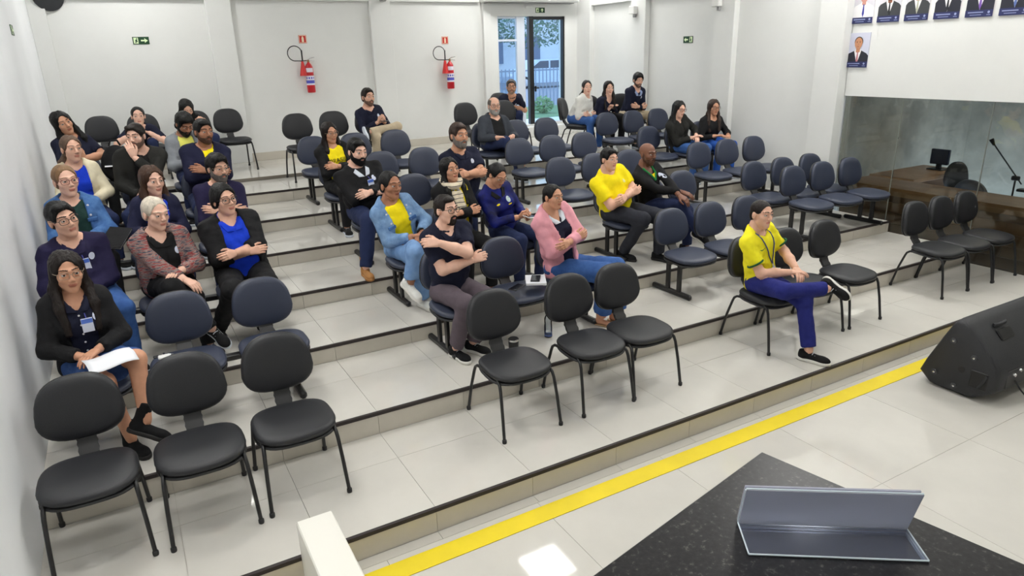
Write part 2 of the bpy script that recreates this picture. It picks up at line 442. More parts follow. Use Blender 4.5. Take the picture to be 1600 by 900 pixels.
# ------------------------------------------------------------------ floor stripe, pier
tag(G().box(((XL+5.9)/2+.5, -.175, .0025), (5.9-XL-.9, .122, .003)).build('floor_tape', YELLOW, None, None), 'yellow tape stripe on the floor in front of the lowest step', 'tape')
tag(G().box((-.625, -.42, .175), (.170, .84, .35), .006).build('low_pier', M('white_pier', (236, 234, 226), .45), None), 'low white pier standing against the lowest step', 'pier')

# ------------------------------------------------------------------ wall fittings
RED = M('extinguisher_red', (190, 22, 34), .3, spec=.6)
def poly_obj(name, pts, mat, parent, thick, frame):
    """flat polygon pts (a,b) in frame (origin, A, B, N) with thickness along N"""
    o, A, B, N_ = frame
    return G().prism([o+A*a+B*b for a, b in pts], N_*thick).build(name, mat, parent, None)
def circ(cx, cy, rx, ry=None, n=20, a0=0, a1=2*PI):
    ry = ry or rx
    return [(cx+rx*math.cos(a0+(a1-a0)*i/n), cy+ry*math.sin(a0+(a1-a0)*i/n)) for i in range(n if abs(a1-a0-2*PI) < 1e-6 else n+1)]
def rect(x0, y0, x1, y1): return [(x0, y0), (x1, y0), (x1, y1), (x0, y1)]
GREEN = M('sign_green', (16, 66, 34), .45); SIGNW = M('sign_white', (226, 244, 200), .5, emit=.05); REDS = M('sign_red', (196, 34, 26), .45)
def exit_sign(frame, w, h, label, arrow, mirror=False):
    o, A, B, N_ = frame
    t = empty('exit_sign'); 
    G().prism([o+A*a+B*b for a, b in rect(-w/2, -h/2, w/2, h/2)], N_*.006).build('plate', GREEN, t, None)
    o2 = o+N_*.0062; fr_ = (o2, A, B, N_); s = -1 if mirror else 1
    def P(pts): return [(p[0]*s, p[1]) for p in pts]
    poly_obj('doorway', P(rect(-w*.44, -h*.40, -w*.16, h*.40)), SIGNW, t, .001, fr_)
    f3 = (o2+N_*.0012, A, B, N_)
    g = poly_obj('running_figure', P([(-w*.30, -h*.34), (-w*.26, -h*.12), (-w*.20, -h*.26), (-w*.18, -h*.18), (-w*.24, h*.02), (-w*.20, h*.14), (-w*.27, h*.20), (-w*.36, h*.02), (-w*.33, -h*.04), (-w*.36, -h*.30)]), GREEN, t, .001, f3)
    poly_obj('figure_head', P(circ(-w*.24, h*.29, h*.075, n=12)), GREEN, t, .001, f3)
    cx = w*.20
    if arrow == 'h':
        pts = [(cx-w*.20, -h*.10), (cx+w*.02, -h*.10), (cx+w*.02, -h*.30), (cx+w*.22, 0), (cx+w*.02, h*.30), (cx+w*.02, h*.10), (cx-w*.20, h*.10)]
    else:
        pts = [(cx-w*.05, h*.34), (cx-w*.05, 0), (cx-w*.16, 0), (cx, -h*.36), (cx+w*.16, 0), (cx+w*.05, 0), (cx+w*.05, h*.34)]
        pts = [(a, -b) for a, b in pts]
    poly_obj('arrow', P(pts), SIGNW, t, .001, fr_)
    return tag(t, label, 'exit sign', 'green exit signs')
VX, VYv, VZ = Vector((1, 0, 0)), Vector((0, 1, 0)), Vector((0, 0, 1))
exit_sign((Vector((-.61, YB-.001, 2.733)), VX, VZ, -VYv), .20, .095, 'small green exit sign with right arrow on the back wall near the left corner', 'h')
exit_sign((Vector((5.72, YB-.001, 3.138)), VX, VZ, -VYv), .19, .085, 'small green exit sign above the entrance door', 'v')
exit_sign((Vector((XR-.001, 5.31, 2.557)), -VYv, VZ, -VX), .20, .095, 'small green exit sign on the right wall above the dark clothed women', 'h', True)
exit_sign((Vector((XL+.001, 5.51, 2.77)), VYv, VZ, VX), .20, .095, 'green exit sign seen edge-on on the left wall', 'h')

def extinguisher(x, z0, label, lab2):
    t = empty('fire_extinguisher', (x, YB-.10, z0))
    G().lathe([(.0, 0), (.055, .0), (.060, .012), (.060, .34), (.056, .375), (.040, .405), (.022, .425), (.016, .44)], (0, 0, 0), 24).build('cylinder', RED, t, 50)
    LB = M('label_white', (226, 224, 236), .5); LBB = M('label_blue', (80, 84, 190), .5)
    def band(z0_, z1_, mat, r, a0, a1, name):
        g = G(); n = 14
        for i in range(n+1):
            a = a0+(a1-a0)*i/n
            for zz in (z0_, z1_): g.v.append(Vector((r*math.cos(a), r*math.sin(a), zz)))
        for i in range(n): g.f.append([2*i, 2*i+2, 2*i+3, 2*i+1])
        return g.build(name, mat, t, 60)
    band(.11, .245, LB, .0608, PI*.95, PI*2.05, 'label'); band(.135, .180, LBB, .0612, PI*1.0, PI*2.0, 'label_band')
    for i in range(4): band(.198, .226, LBB, .0612, PI*(1.12+.19*i), PI*(1.12+.19*i+.11), 'label_lettering')
    band(.295, .355, LB, .0608, PI*1.15, PI*1.75, 'instruction_sticker')
    v = G(); v.box((0, 0, .452), (.03, .03, .035), .004); v.build('valve', M('brass', (150, 120, 80), .35, metal=.8), t)
    G().tube([(-.01, 0, .47), (.03, -.01, .492), (.09, -.03, .505)], .006, 6).build('handle', CHROME, t)
    G().tube([(-.01, 0, .455), (.04, -.01, .458), (.085, -.03, .450)], .006, 6).build('lever', CHROME, t)
    pts = []
    for i in range(25):
        a = math.radians(-100+i*(-285)/24)
        pts.append((-.185+.105*math.cos(a), -.01, .565+.105*math.sin(a)))
    pts = [(-.02, 0, .462), (-.09, -.005, .458)]+pts+[(-.085, -.01, .53), (-.085, -.01, .46)]
    G().tube(pts, .007, 8).build('hose', PLASB, t)
    G().tube([(-.085, -.012, .61), (-.085, -.012, .45)], .011, 8).build('hose_grip', PLASB, t)
    G().lathe([(.016, 0), (.020, -.02), (.055, -.20), (.057, -.205), (.050, -.205)], (-.09, -.012, .452), 18).build('horn', M('horn_red', (204, 36, 34), .45), t, 50)
    G().box((0, .068, .33), (.10, .06, .03), .004).build('wall_bracket', STEELB, t)
    tag(t, label, 'fire extinguisher', 'wall mounted fire extinguishers')
    s = empty('extinguisher_sign', (x-.02, YB-.004, z0+.765))
    G().box((0, 0, 0), (.115, .006, .115), .001).build('plate', REDS, s)
    CR = M('sign_cream', (244, 226, 196), .5)
    o = Vector((0, -.0035, 0)); f = (o, VX, VZ, -VYv)
    poly_obj('border', [(-.053, -.053), (.053, -.053), (.053, .053), (-.053, .053), (-.053, -.047), (-.047, -.047), (-.047, .047), (.047, .047), (.047, -.047), (-.053, -.047)], CR, s, .001, f)
    poly_obj('extinguisher_symbol', [(-.016, -.040), (.016, -.040), (.016, .020), (.008, .030), (.008, .040), (-.008, .040), (-.008, .030), (-.016, .020)], CR, s, .001, f)
    tag(s, lab2, 'sign', 'fire extinguisher signs')
extinguisher(1.565, 1.955, 'red fire extinguisher with black hose on the back wall, left one', 'red square sign above the left fire extinguisher')
extinguisher(3.885, 1.905, 'red fire extinguisher with black hose on the back wall, nearer the door', 'red square sign above the fire extinguisher nearer the door')

# small fittings at the top of the walls
t = empty('wall_speaker', (-1.565, YB-.02, 3.275))
G().lathe([(.0, 0), (.205, 0), (.205, .03), (.19, .045), (.185, .03)], (0, 0, 0), 32, (0.25, -1, -.25)).build('rim', WHITEP, t)
G().lathe([(.0, 0), (.175, .0), (.170, .05), (.11, .075), (.0, .085)], (0, -.012, -.003), 32, (0.25, -1, -.25)).build('grille', M('speaker_grille', (48, 50, 54), .6, bump=.4, bscale=200), t)
tag(t, 'round dark wall speaker with white rim high in the back left corner', 'speaker')
t = empty('security_camera', (2.80, YB-.08, 3.27))
G().box((0, -.06, 0), (.07, .14, .06), .012).build('housing', M('grey_plastic', (150, 150, 150), .5), t)
G().box((0, .02, .03), (.03, .06, .03), .004).build('bracket', WHITEP, t)
tag(t, 'small grey security camera on the back wall pilaster', 'camera')
for (y, z, lb) in ((6.46, 3.04, 'small white box fitting with grey spout on the far right wall pilaster'), (4.635, 3.03, 'small white box fitting with grey spout on the nearer right wall pilaster')):
    t = empty('wall_box', (XR-.14, y, z))
    G().box((0, 0, 0), (.08, .13, .12), .008).build('case', WHITEP, t)
    G().box((.01, -.03, -.085), (.04, .05, .05), .006).build('spout', M('grey_plastic', (150, 150, 150), .5), t)
    tag(t, lb, 'wall fitting', 'white wall box fittings')
t = empty('air_curtain', (5.45, YB, 3.245))
G().box((0, -.13, .10), (1.86, .26, .19), .02).build('housing', WHITEP, t)
for i in range(3): G().box((-.6+.6*i, -.265, .085), (.56, .012, .10), .004).build('grille', M('grille_grey', (206, 206, 202), .5), t)
G().box((0, -.10, -.003), (1.75, .14, .012), .002).build('outlet', M('grey_plastic', (150, 150, 150), .5), t)
tag(t, 'long white air curtain unit above the entrance door', 'air curtain')
tag(G().box((5.47, YB-.03, 3.185), (.14, .05, .035), .006).build('door_sensor', WHITEP, None), 'small white motion sensor left of the exit sign above the door', 'sensor')

# ------------------------------------------------------------------ portraits
def portrait(yc, zc, wd, ht, label, bg, suit, shirt, tie, skin, hair, bald, up_=0.0, beard_p=False):
    t = empty('portrait', (XG-.001, yc, zc))
    o = Vector((0, 0, 0)); A, B, N_ = -VYv, VZ, -VX
    def ly(i): return (o+N_*(.008+i*.0012), A, B, N_)
    poly_obj('board', rect(-wd/2, -ht/2, wd/2, ht/2), bg, t, .008, (o, A, B, N_))
    W_, H_ = wd, ht
    def S(pts, s=1.0): return [(a*s, b+H_*up_+(b-H_*.20)*(s-1)) for a, b in pts]
    k_ = 1+up_*2.2
    poly_obj('suit', [(-W_*.5, -H_*.5), (W_*.5, -H_*.5), (W_*.5, -H_*(.16-up_)), (W_*.40, -H_*(.09-up_)), (W_*.15, -H_*(.01-up_)), (-W_*.15, -H_*(.01-up_)), (-W_*.42, -H_*(.09-up_)), (-W_*.5, -H_*(.16-up_))], suit, t, .001, ly(0))
    poly_obj('shirt', S([(0, -H_*.40), (W_*.15, -H_*.03), (W_*.11, H_*.03), (-W_*.11, H_*.03), (-W_*.17, -H_*.03)]), shirt, t, .001, ly(1))
    poly_obj('neck', S(rect(-W_*.09, -H_*.06, W_*.09, H_*.10)), skin, t, .001, ly(2))
    poly_obj('tie', S([(0, -H_*.40), (W_*.05, -H_*.30), (W_*.025, -H_*.09), (W_*.04, -H_*.05), (-W_*.04, -H_*.05), (-W_*.025, -H_*.09), (-W_*.05, -H_*.30)]), tie, t, .001, ly(3))
    poly_obj('hair', S(circ(0, H_*.245, W_*.205, H_*.165, 24) if not bald else circ(0, H_*.245, W_*.195, H_*.145, 24), k_), hair, t, .001, ly(3))
    poly_obj('face', S(circ(0, H_*.20, W_*.175, H_*.165, 24), k_), skin, t, .001, ly(4))
    if beard_p: poly_obj('beard', S([(-W_*.175, H_*.18), (-W_*.09, H_*.125), (W_*.09, H_*.125), (W_*.175, H_*.18), (W_*.15, H_*.09), (W_*.08, H_*.035), (-W_*.08, H_*.035), (-W_*.15, H_*.09)], k_), hair, t, .0006, ly(5))
    dk = M('print_dark', (70, 48, 40), .6)
    for s in (-1, 1):
        poly_obj('eye', S(circ(s*W_*.07, H_*.225, W_*.026, H_*.010, 10), k_), dk, t, .0006, ly(5))
        poly_obj('brow', S(rect(s*W_*.07-W_*.04, H_*.248, s*W_*.07+W_*.04, H_*.257), k_), hair, t, .0006, ly(5))
    poly_obj('mouth', S(circ(0, H_*.105, W_*.055, H_*.008, 12), k_), M('print_lip', (150, 84, 76), .6), t, .0006, ly(6))
    poly_obj('nose', S([(-W_*.02, H_*.15), (W_*.025, H_*.15), (W_*.008, H_*.215)], k_), M('print_nose', (176, 126, 100), .6), t, .0006, ly(5))
    nb = M('print_navy', (38, 44, 92), .5); poly_obj('caption_band', rect(-W_*.5, -H_*.5, W_*.5, -H_*.33), nb, t, .001, ly(5))
    lt = M('print_pale', (150, 160, 200), .5)
    poly_obj('caption_line', rect(-W_*.40, -H_*.40, W_*.16, -H_*.375), lt, t, .0006, ly(6)); poly_obj('caption_line', rect(-W_*.32, -H_*.455, W_*.10, -H_*.44), lt, t, .0006, ly(6))
    poly_obj('emblem', circ(W_*.36, -H_*.39, W_*.045, H_*.032, 12), lt, t, .0006, ly(6)); poly_obj('emblem_base', rect(W_*.29, -H_*.46, W_*.43, -H_*.445), lt, t, .0006, ly(6))
    return tag(t, label, 'portrait', 'portraits on the wall above the glass')
PB = M('print_grey', (214, 212, 220), .5); PBL = M('print_lilac', (206, 208, 226), .5); PS = M('print_suit', (58, 60, 64), .6); PSN = M('print_suit_navy', (34, 36, 48), .6); PW = M('print_white', (240, 238, 240), .5)
SK1 = M('print_skin', (196, 138, 104), .6); SK2 = M('print_skin_pink', (206, 150, 136), .6); SK3 = M('print_skin_brown', (150, 96, 76), .6); HD = M('print_hair', (44, 34, 30), .7); HG = M('print_hair_grey', (120, 112, 106), .7)
TB = M('print_tie_blue', (58, 62, 150), .6); TK = M('print_tie_black', (30, 32, 40), .6); TG = M('print_tie_grey', (176, 178, 160), .6); TV = M('print_tie_violet', (120, 84, 170), .6); TR = M('print_tie_rose', (190, 124, 130), .6); TBL = M('print_tie_sky', (92, 112, 170), .6)
zt = 2.648+.195
for i, (yc, bg, su, sh, ti, sk, ha, lb) in enumerate([
    (2.507, PB, PW, PW, TB, SK2, HG, 'portrait of a person in white coat and blue tie, upper row end by the column'),
    (2.19, PB, PS, PW, TK, SK3, HD, 'portrait of a dark bearded person in grey suit, second in the upper row'),
    (1.87, PB, PS, PW, TG, SK2, HG, 'portrait of a person in grey suit with pale tie, third in the upper row'),
    (1.548, PB, PSN, PW, TK, SK1, HD, 'portrait of a person in dark suit with black tie, fourth in the upper row'),
    (1.225, PB, PSN, PW, TV, SK2, HG, 'portrait of a person in dark suit with violet tie, fifth in the upper row'),
    (.905, PB, PSN, PW, TBL, SK1, HD, 'portrait of a person in dark suit with sky blue tie, sixth in the upper row')]):
    portrait(yc, zt, .262, .39, lb, bg, su, sh, ti, sk, ha, False, .075, i == 1)
portrait(2.51, 2.355, .272, .385, 'portrait hanging alone below the upper row, person in dark suit with rose tie', PBL, PSN, PW, TR, SK1, HD, True)

# ------------------------------------------------------------------ entrance: window, door, outside
FRAMEB = M('black_aluminium', (20, 20, 24), .4); FRAMEW = M('white_aluminium', (214, 222, 234), .4)
GLC = glass_mat('clear_glass', (238, 246, 250))
wn1 = empty('window_1', (4.86, YB+.06, 1.20)); struct(wn1, 'tall narrow window left of the entrance door')
for (x, wd) in ((.012, .024), (.47, .16)): G().box((x, 0, .92), (wd, .08, 1.84), .004).build('window_frame', FRAMEW, wn1)
for z in (.02, 1.45, 1.82): G().box((.21, 0, z), (.40, .05, .035), .004).build('window_frame', FRAMEW, wn1)
G().box((.21, .01, .735), (.38, .008, 1.40)).build('pane', GLC, wn1, None); G().box((.21, .01, 1.635), (.38, .008, .34)).build('pane', GLC, wn1, None)
dr = empty('door_1', (5.50, YB+.06, 1.20)); struct(dr, 'glass entrance door with black frame')
G().box((.045, 0, .92), (.09, .09, 1.84), .004).build('door_frame', FRAMEB, dr); G().box((.725, 0, .92), (.03, .09, 1.84), .004).build('door_frame', FRAMEB, dr)
G().box((.41, 0, 1.81), (.66, .09, .05), .004).build('door_frame', FRAMEB, dr); G().box((.41, 0, .012), (.66, .06, .024), .004).build('door_frame', FRAMEW, dr)
G().box((.40, .012, .90), (.62, .010, 1.76)).build('pane', GLC, dr, None)
h = G().box((.11, -.05, .62), (.03, .03, .10), .006); h.tube([(.10, -.07, .63), (.17, -.075, .63)], .009, 8); h.build('door_handle', FRAMEB, dr)
tag(G().box((5.55, YB-.115, 1.085), (1.42, .222, .17), .008).build('door_step', WHITEP, None), 'white step block below the entrance door', 'step')

GRASS = M('lawn', (96, 130, 92), .95, var=.25, vscale=8); ASPH = M('street', (120, 126, 140), .9, var=.06, vscale=4)
def outw(name, c, d, mat, label, kind=None, cat=None):
    o = G().box(c, d).build(name, mat, None, None); return tag(o, label, cat, None, kind)
outw('ground_lawn', (9, 10.95, 0.98), (16, 5.3, .16), GRASS, 'strip of lawn outside the entrance door', 'structure')
outw('ground_path', (7, 8.9, 1.10), (5, 1.1, .12), M('path', (206, 210, 214), .8), 'pale paved path just outside the door', 'structure')
outw('ground_street', (19, 29, .62), (60, 31, .12), ASPH, 'grey street outside beyond the fence', 'structure')
# fence of thin vertical bars
fe = empty('metal_fence', (8.8, 13.5, .95)); FEN = M('fence_grey', (128, 136, 160), .5)
for i in range(70): G().box((-3.0+i*.115, 0, .55), (.022, .022, 1.1)).build('bar', FEN, fe, None)
for z in (.08, 1.05): G().box((1.0, 0, z), (8.3, .03, .04)).build('rail', FEN, fe, None)
tag(fe, 'thin grey bar fence outside between lawn and street', 'fence')
# clipped shrub
def shrub(name, c, r, label, mat, n=420, leaf=.07, cat='shrub', trunk=None):
    t = empty(name, (c[0], c[1], c[2]-r[2])); g = G(); rnd = random.Random(3)
    for i in range(n):
        v = Vector((rnd.gauss(0, 1), rnd.gauss(0, 1), rnd.gauss(0, 1))).normalized()*(rnd.random()**.25)
        p = Vector((v.x*r[0], v.y*r[1], v.z*r[2]+r[2])); a = Vector((rnd.uniform(-1, 1), rnd.uniform(-1, 1), rnd.uniform(-1, 1))).normalized(); b = a.orthogonal().normalized()
        g.add([p-a*leaf, p+b*leaf*.5, p+a*leaf, p-b*leaf*.5], [(0, 1, 2, 3)])
    o = make_mesh('foliage', g.v, g.f, mat); fo = link('foliage', o, t); tag(fo, kind='stuff')
    tz = trunk or .2
    G().tube([(0, 0, -tz), (.02, 0, r[2])], [.05, .02], 7).build('trunk', M('bark', (92, 80, 70), .9), t)
    return tag(t, label, cat)
shrub('shrub', (7.89, 11.5, 1.26), (.25, .25, .20), 'small clipped green shrub seen through the entrance door', M('shrub_green', (112, 150, 100), .8, var=.3, vscale=9), 420, .042)
shrub('tree', (21.5, 34.5, 5.0), (4.2, 2.0, 2.3), 'leafy tree across the street seen through the door', M('tree_green', (92, 126, 104), .8, var=.35, vscale=3), 4200, .13, 'tree', 2.1)
shrub('tree', (14.8, 34.5, 4.6), (2.4, 2.0, 2.2), 'leafy tree across the street seen through the narrow window', M('tree_green', (92, 126, 104), .8, var=.35, vscale=3), 3000, .13, 'tree', 1.75)
bl = empty('building', (22, 41, .68))
G().box((0, 0, 2.2), (30, 3, 4.4)).build('facade', M('far_white', (206, 214, 224), .8, var=.08, vscale=.5), bl, None)
for i in range(9): G().box((-12+i*2.9, -1.52, 2.0), (1.3, .06, 1.7)).build('window', M('far_window', (90, 110, 140), .3), bl, None)
G().box((0, 0, 4.5), (30.6, 3.4, .35)).build('roof', M('far_roof', (130, 110, 110), .8), bl, None)
tag(bl, 'pale low building across the street seen through the door', 'building')
# parked car, side on
def car(x, y, z, paint, label):
    t = empty('car', (x, y, z))
    body = [(-2.05, .32), (-2.1, .62), (-2.0, .86), (-1.1, .98), (1.65, .98), (2.02, .90), (2.08, .55), (2.0, .30), (1.62, .28), (1.55, .52), (1.30, .64), (1.05, .52), (.98, .28), (-1.05, .28), (-1.12, .52), (-1.36, .64), (-1.60, .52), (-1.68, .28)]
    G().prism([(a, -.82, b) for a, b in body], (0, 1.64, 0)).build('body', paint, t, None)
    roof = [(-1.15, .96), (-.45, 1.42), (.95, 1.44), (1.78, .96)]
    G().prism([(a, -.72, b) for a, b in roof], (0, 1.44, 0)).build('cabin', paint, t, None)
    gl = M('car_glass', (44, 56, 78), .15)
    for q in ([(-.92, 1.0), (-.38, 1.36), (.16, 1.37), (.16, 1.0)], [(.26, 1.0), (.26, 1.37), (.86, 1.38), (1.05, 1.0)], [(1.15, 1.0), (.97, 1.37), (1.55, 1.02)]):
        G().prism([(a, -.73, b) for a, b in q], (0, .012, 0)).build('side_window', gl, t, None)
    for wx in (-1.36, 1.30):
        wh = G().lathe([(.0, 0), (.30, 0), (.31, .03), (.31, .19), (.28, .20), (.0, .20)], (wx, -.66, .31), 22, (0, -1, 0)).build('wheel', M('tyre', (34, 36, 42), .8), t)
        G().lathe([(.0, 0), (.19, 0), (.17, .02), (.05, .03), (.0, .03)], (wx, -.86, .31), 16, (0, -1, 0)).build('hubcap', M('hubcap', (170, 176, 186), .4, metal=.6), wh)
    G().box((-2.08, -.5, .70), (.05, .4, .14), .02).build('headlight', WHITEP, t); G().box((2.07, -.55, .74), (.05, .3, .2), .02).build('tail_light', REDS, t)
    G().box((.2, -.825, .84), (.16, .02, .03), .005).build('door_handle', paint, t)
    return tag(t, label, 'car', 'cars parked outside')
PNT = M('car_silver', (188, 200, 216), .3, metal=.3)
car(19.2, 30.0, .68, PNT, 'silver hatchback parked outside, seen through the glass door')
car(13.6, 30.0, .68, M('car_white', (214, 220, 230), .35), 'white car outside, seen through the narrow window')

# ------------------------------------------------------------------ glass partition and the studio behind it
GLD = glass_mat('partition_glass', (236, 237, 230), 0.02, 1.55)
pt_ = empty('window_2', (XG, 0, 0)); struct(pt_, 'frameless glass partition on the right side of the hall')
ys = [2.61, 1.885, .93, -.05, -1.05, -2.05]
for a, b in zip(ys[:-1], ys[1:]):
    lo = max([SZ[L_] for L_ in range(0, 4) if L_ == 0 or SY[L_-1] <= b+.01])
    G().box((.02, (a+b)/2, (lo+1.84)/2), (.010, a-b-.008, 1.84-lo)).build('pane', GLD, pt_, None)
for y in ys[1:]:
    lo = .15 if y > 0 else 0
    G().box((.012, y, (1.84+lo)/2+.005), (.010, .004, 1.83-lo)).build('joint', M('glass_edge', (128, 132, 122), .4), pt_, None)
DARKW = M('studio_wall', (178, 174, 166), .8, var=.30, vscale=1.6, bump=.2, bscale=8)
DARKW.node_tree.nodes['Principled BSDF'].inputs['Roughness'].default_value = .85
wall('wall_studio_back', (10.1, -.5, 1.2), (.12, 7.2, 2.6), DARKW, 'grey mottled wall at the back of the studio behind the glass')
wall('wall_studio_end', (8.4, 2.95, 1.2), (3.5, .12, 2.6), DARKW, 'grey mottled end wall of the studio behind the glass')
wall('wall_studio_near', (8.4, -4.0, 1.2), (3.5, .12, 2.6), DARKW, 'near end wall of the studio behind the glass')
struct(G().box((8.42, -.5, 2.35), (3.3, 7.0, .08)).build('ceiling', M('studio_ceiling', (170, 166, 156), .9), None, None), 'low ceiling of the studio behind the glass')
for yy, lb in ((1.2, 'farther'), (-1.4, 'nearer')):  # panels added only to lift the dark studio
    stl = empty('ceiling_light', (8.7, yy, 2.30)); tag(stl, 'dim square light panel added to brighten the studio behind the glass, %s from the seats' % lb.replace('farther', 'close').replace('nearer', 'far'), 'ceiling light')
    G().box((0, 0, 0), (.5, .5, .02)).build('frame', WHITEP, stl); G().box((0, 0, -.013), (.46, .46, .006)).build('diffuser', M('studio_fill_panel', (255, 246, 230), .5, emit=12.0), stl, None)
WOODS = [M('wood_dark', (112, 86, 66), .5, var=.22, vscale=5, stretch=(1, .12, 1.2)), M('wood_mid', (138, 106, 80), .5, var=.22, vscale=5, stretch=(1, .12, 1.2)), M('wood_light', (164, 130, 98), .5, var=.2, vscale=5, stretch=(1, .12, 1.2))]
WOODT = M('wood_top', (158, 120, 86), .38, var=.22, vscale=4, stretch=(1, .15, 1))
ct = empty('wood_counter', (6.76, 0, 0))
rnd = random.Random(5)
for r_ in range(6):
    z0 = .01+r_*.125; y = 2.57
    while y > -3.0:
        ln = rnd.uniform(.5, 1.3); y2 = max(-3.0, y-ln); lo = .30 if y2 > .9 else 0
        if z0+.12 > (.43 if y2 > 1.82 else .30 if y > .92 else .15 if y > 0 else 0) or True:
            G().box((0, (y+y2)/2, z0+.06), (.03, y-y2-.003, .121), .002).build('plank', rnd.choice(WOODS[:2] if r_ != 4 else WOODS[1:]), ct, None)
        y = y2
G().box((.24, -.21, .785), (.56, 5.56, .04), .004).build('counter_top', WOODT, ct)
G().box((-.022, -.21, .74), (.02, 5.56, .06), .003).build('top_rail', WOODS[2], ct)
tag(ct, 'long wooden counter of horizontal planks right behind the glass', 'counter')
dk = empty('desk', (8.0, 2.35, 0)); G().box((0, 0, .78), (1.2, .6, .05), .006).build('desk_top', WOODT, dk)
for x in (-.55, .55): G().box((x, 0, .38), (.05, .55, .75), .004).build('side_panel', WOODS[0], dk)
G().box((0, .2, .45), (1.05, .03, .55), .004).build('back_panel', WOODS[0], dk)
tag(dk, 'brown wooden desk in the studio behind the glass', 'desk')
mo = empty('monitor', (8.35, 2.30, .805)); G().box((0, 0, .17), (.05, .24, .20), .01).build('screen', M('screen_blue', (26, 30, 52), .25), mo); G().box((0, 0, .06), (.04, .06, .12), .004).build('stem', PLASB, mo); G().box((0, 0, .008), (.18, .22, .016), .004).build('base', PLASB, mo)
tag(mo, 'dark monitor standing on the studio desk', 'monitor')
def office_chair(x, y, rz, label, wide=False):
    t = empty('office_chair', (x, y, 0), rz)
    if wide: pad_obj('backrest', .50, .42, .07, M('grey_vinyl', (72, 74, 84), .5), t, (0, .24, .70), math.radians(-6), nexp=2.4, topn=.8)
    else: pad_obj('backrest', .30, .36, .07, PLASB, t, (0, .24, .80), math.radians(-6), nexp=2.6, topn=.75)
    pad_obj('seat', .48, .46, .07, PLASB, t, (0, 0, .47), -PI/2, nexp=3)
    for s in (-.07, .07): G().box((s, .24, .58), (.025, .03, .26), .004).build('back_bar', STEELB, t)
    G().tube([(0, 0, .44), (0, 0, .10)], .028, 10).build('gas_column', STEELB, t)
    for k in range(5):
        a = 2*PI*k/5; lg = G().tube([(0, 0, .10), (.28*math.cos(a), .28*math.sin(a), .06)], [.025, .016], 8).build('base_leg', PLASB, t)
        G().lathe([(.0, -.012), (.028, -.012), (.028, .012), (.0, .012)], (.28*math.cos(a), .28*math.sin(a), .029), 10, (math.sin(a), -math.cos(a), 0)).build('caster', PLASB, lg)
    return tag(t, label, 'office chair', 'office chairs in the studio')
office_chair(7.95, 1.72, math.radians(-35), 'black office chair behind the counter in the studio')
office_chair(7.60, 1.28, math.radians(75), 'low wide grey office chair beside the microphone stand in the studio', True)
ms = empty('microphone_stand', (7.62, 1.03, 0))
G().lathe([(.13, 0), (.13, .015), (.02, .03), (.012, .05)], (0, 0, 0), 20).build('base', STEELB, ms)
G().tube([(0, 0, .03), (0, 0, .93)], .010, 8).build('pole', STEELB, ms); G().box((0, 0, .62), (.045, .045, .09), .01).build('clutch', PLASB, ms)
G().box((0, 0, .94), (.05, .08, .05), .01).build('boom_clamp', PLASB, ms)
G().tube([(0, -.07, .88), (0, .30, 1.30)], .008, 8).build('boom', STEELB, ms); G().tube([(0, .29, 1.28), (0, .33, 1.345)], [.012, .026], 10).build('microphone', PLASB, ms)
tag(ms, 'black boom microphone stand behind the glass', 'microphone stand')
ks = empty('music_stand', (7.55, .80, 0))
G().tube([(0, 0, .02), (0, 0, .82)], .010, 8).build('pole', STEELB, ks); G().box((0, 0, .83), (.10, .30, .03), .006).build('tray', STEELB, ks)
for k in range(3):
    a = 2*PI*k/3+.4; G().tube([(0, 0, .16), (.25*math.cos(a), .25*math.sin(a), .012)], .008, 6).build('leg', STEELB, ks)
tag(ks, 'short black stand with flat tray behind the glass', 'stand')

# ------------------------------------------------------------------ stage monitor speaker
SPK = M('speaker_plastic', (38, 39, 43), .55, bump=.25, bscale=160); SPD = M('speaker_dark', (14, 14, 16), .5)
sp = empty('stage_speaker', (3.82, -.55, 0))
prof = [(.255, .085), (.215, .20), (.13, .40), (.075, .52), (.045, .558), (.0, .565), (-.05, .535), (-.20, .375), (-.275, .285), (-.288, .245), (-.282, .13), (-.255, .085), (-.13, .006), (.13, .006), (.17, .012)]
LEN = 1.02
g = G(); rings = []
for (x, k) in ((0.0, .90), (.012, .955), (.035, .985), (.07, 1.0), (LEN-.07, 1.0), (LEN-.03, .985), (LEN, .93)):
    r_ = []
    for (y, z) in prof:
        r_.append(len(g.v)); zz = .27+(z-.27)*k if k < 1 else z
        g.v.append(Vector((x, y*k, max(.006, zz))))
    rings.append(r_)
for A, B in zip(rings[:-1], rings[1:]):
    for i in range(len(prof)):
        j = (i+1) % len(prof); g.f.append([A[i], A[j], B[j], B[i]])
g.f.append(rings[0]); g.f.append(rings[-1][::-1])
g.build('cabinet', SPK, sp, 50)
for (y, z) in ((.042, .399), (-.111, .319), (.135, .118), (-.013, .065)):
    ft = G().lathe([(.0, 0), (.022, 0), (.020, .012), (.0, .012)], (.004, y, z), 14, (-1, 0, 0)).build('rubber_foot', M('rubber_grey', (66, 67, 70), .7), sp)
    G().lathe([(.0, 0), (.008, 0), (.0, .002)], (-.009, y, z), 10, (-1, 0, 0)).build('screw', CHROME, ft)
G().lathe([(.0, 0), (.024, 0), (.024, .004), (.0, .004)], (.002, -.045, .206), 18, (-1, 0, 0)).build('pole_socket', SPD, sp)
G().box((.001, -.165, .168), (.012, .115, .13), .02).build('handle_recess', SPD, sp); G().tube([(-.006, -.215, .22), (-.012, -.20, .17), (-.006, -.17, .11)], .009, 8).build('handle_bar', SPK, sp)
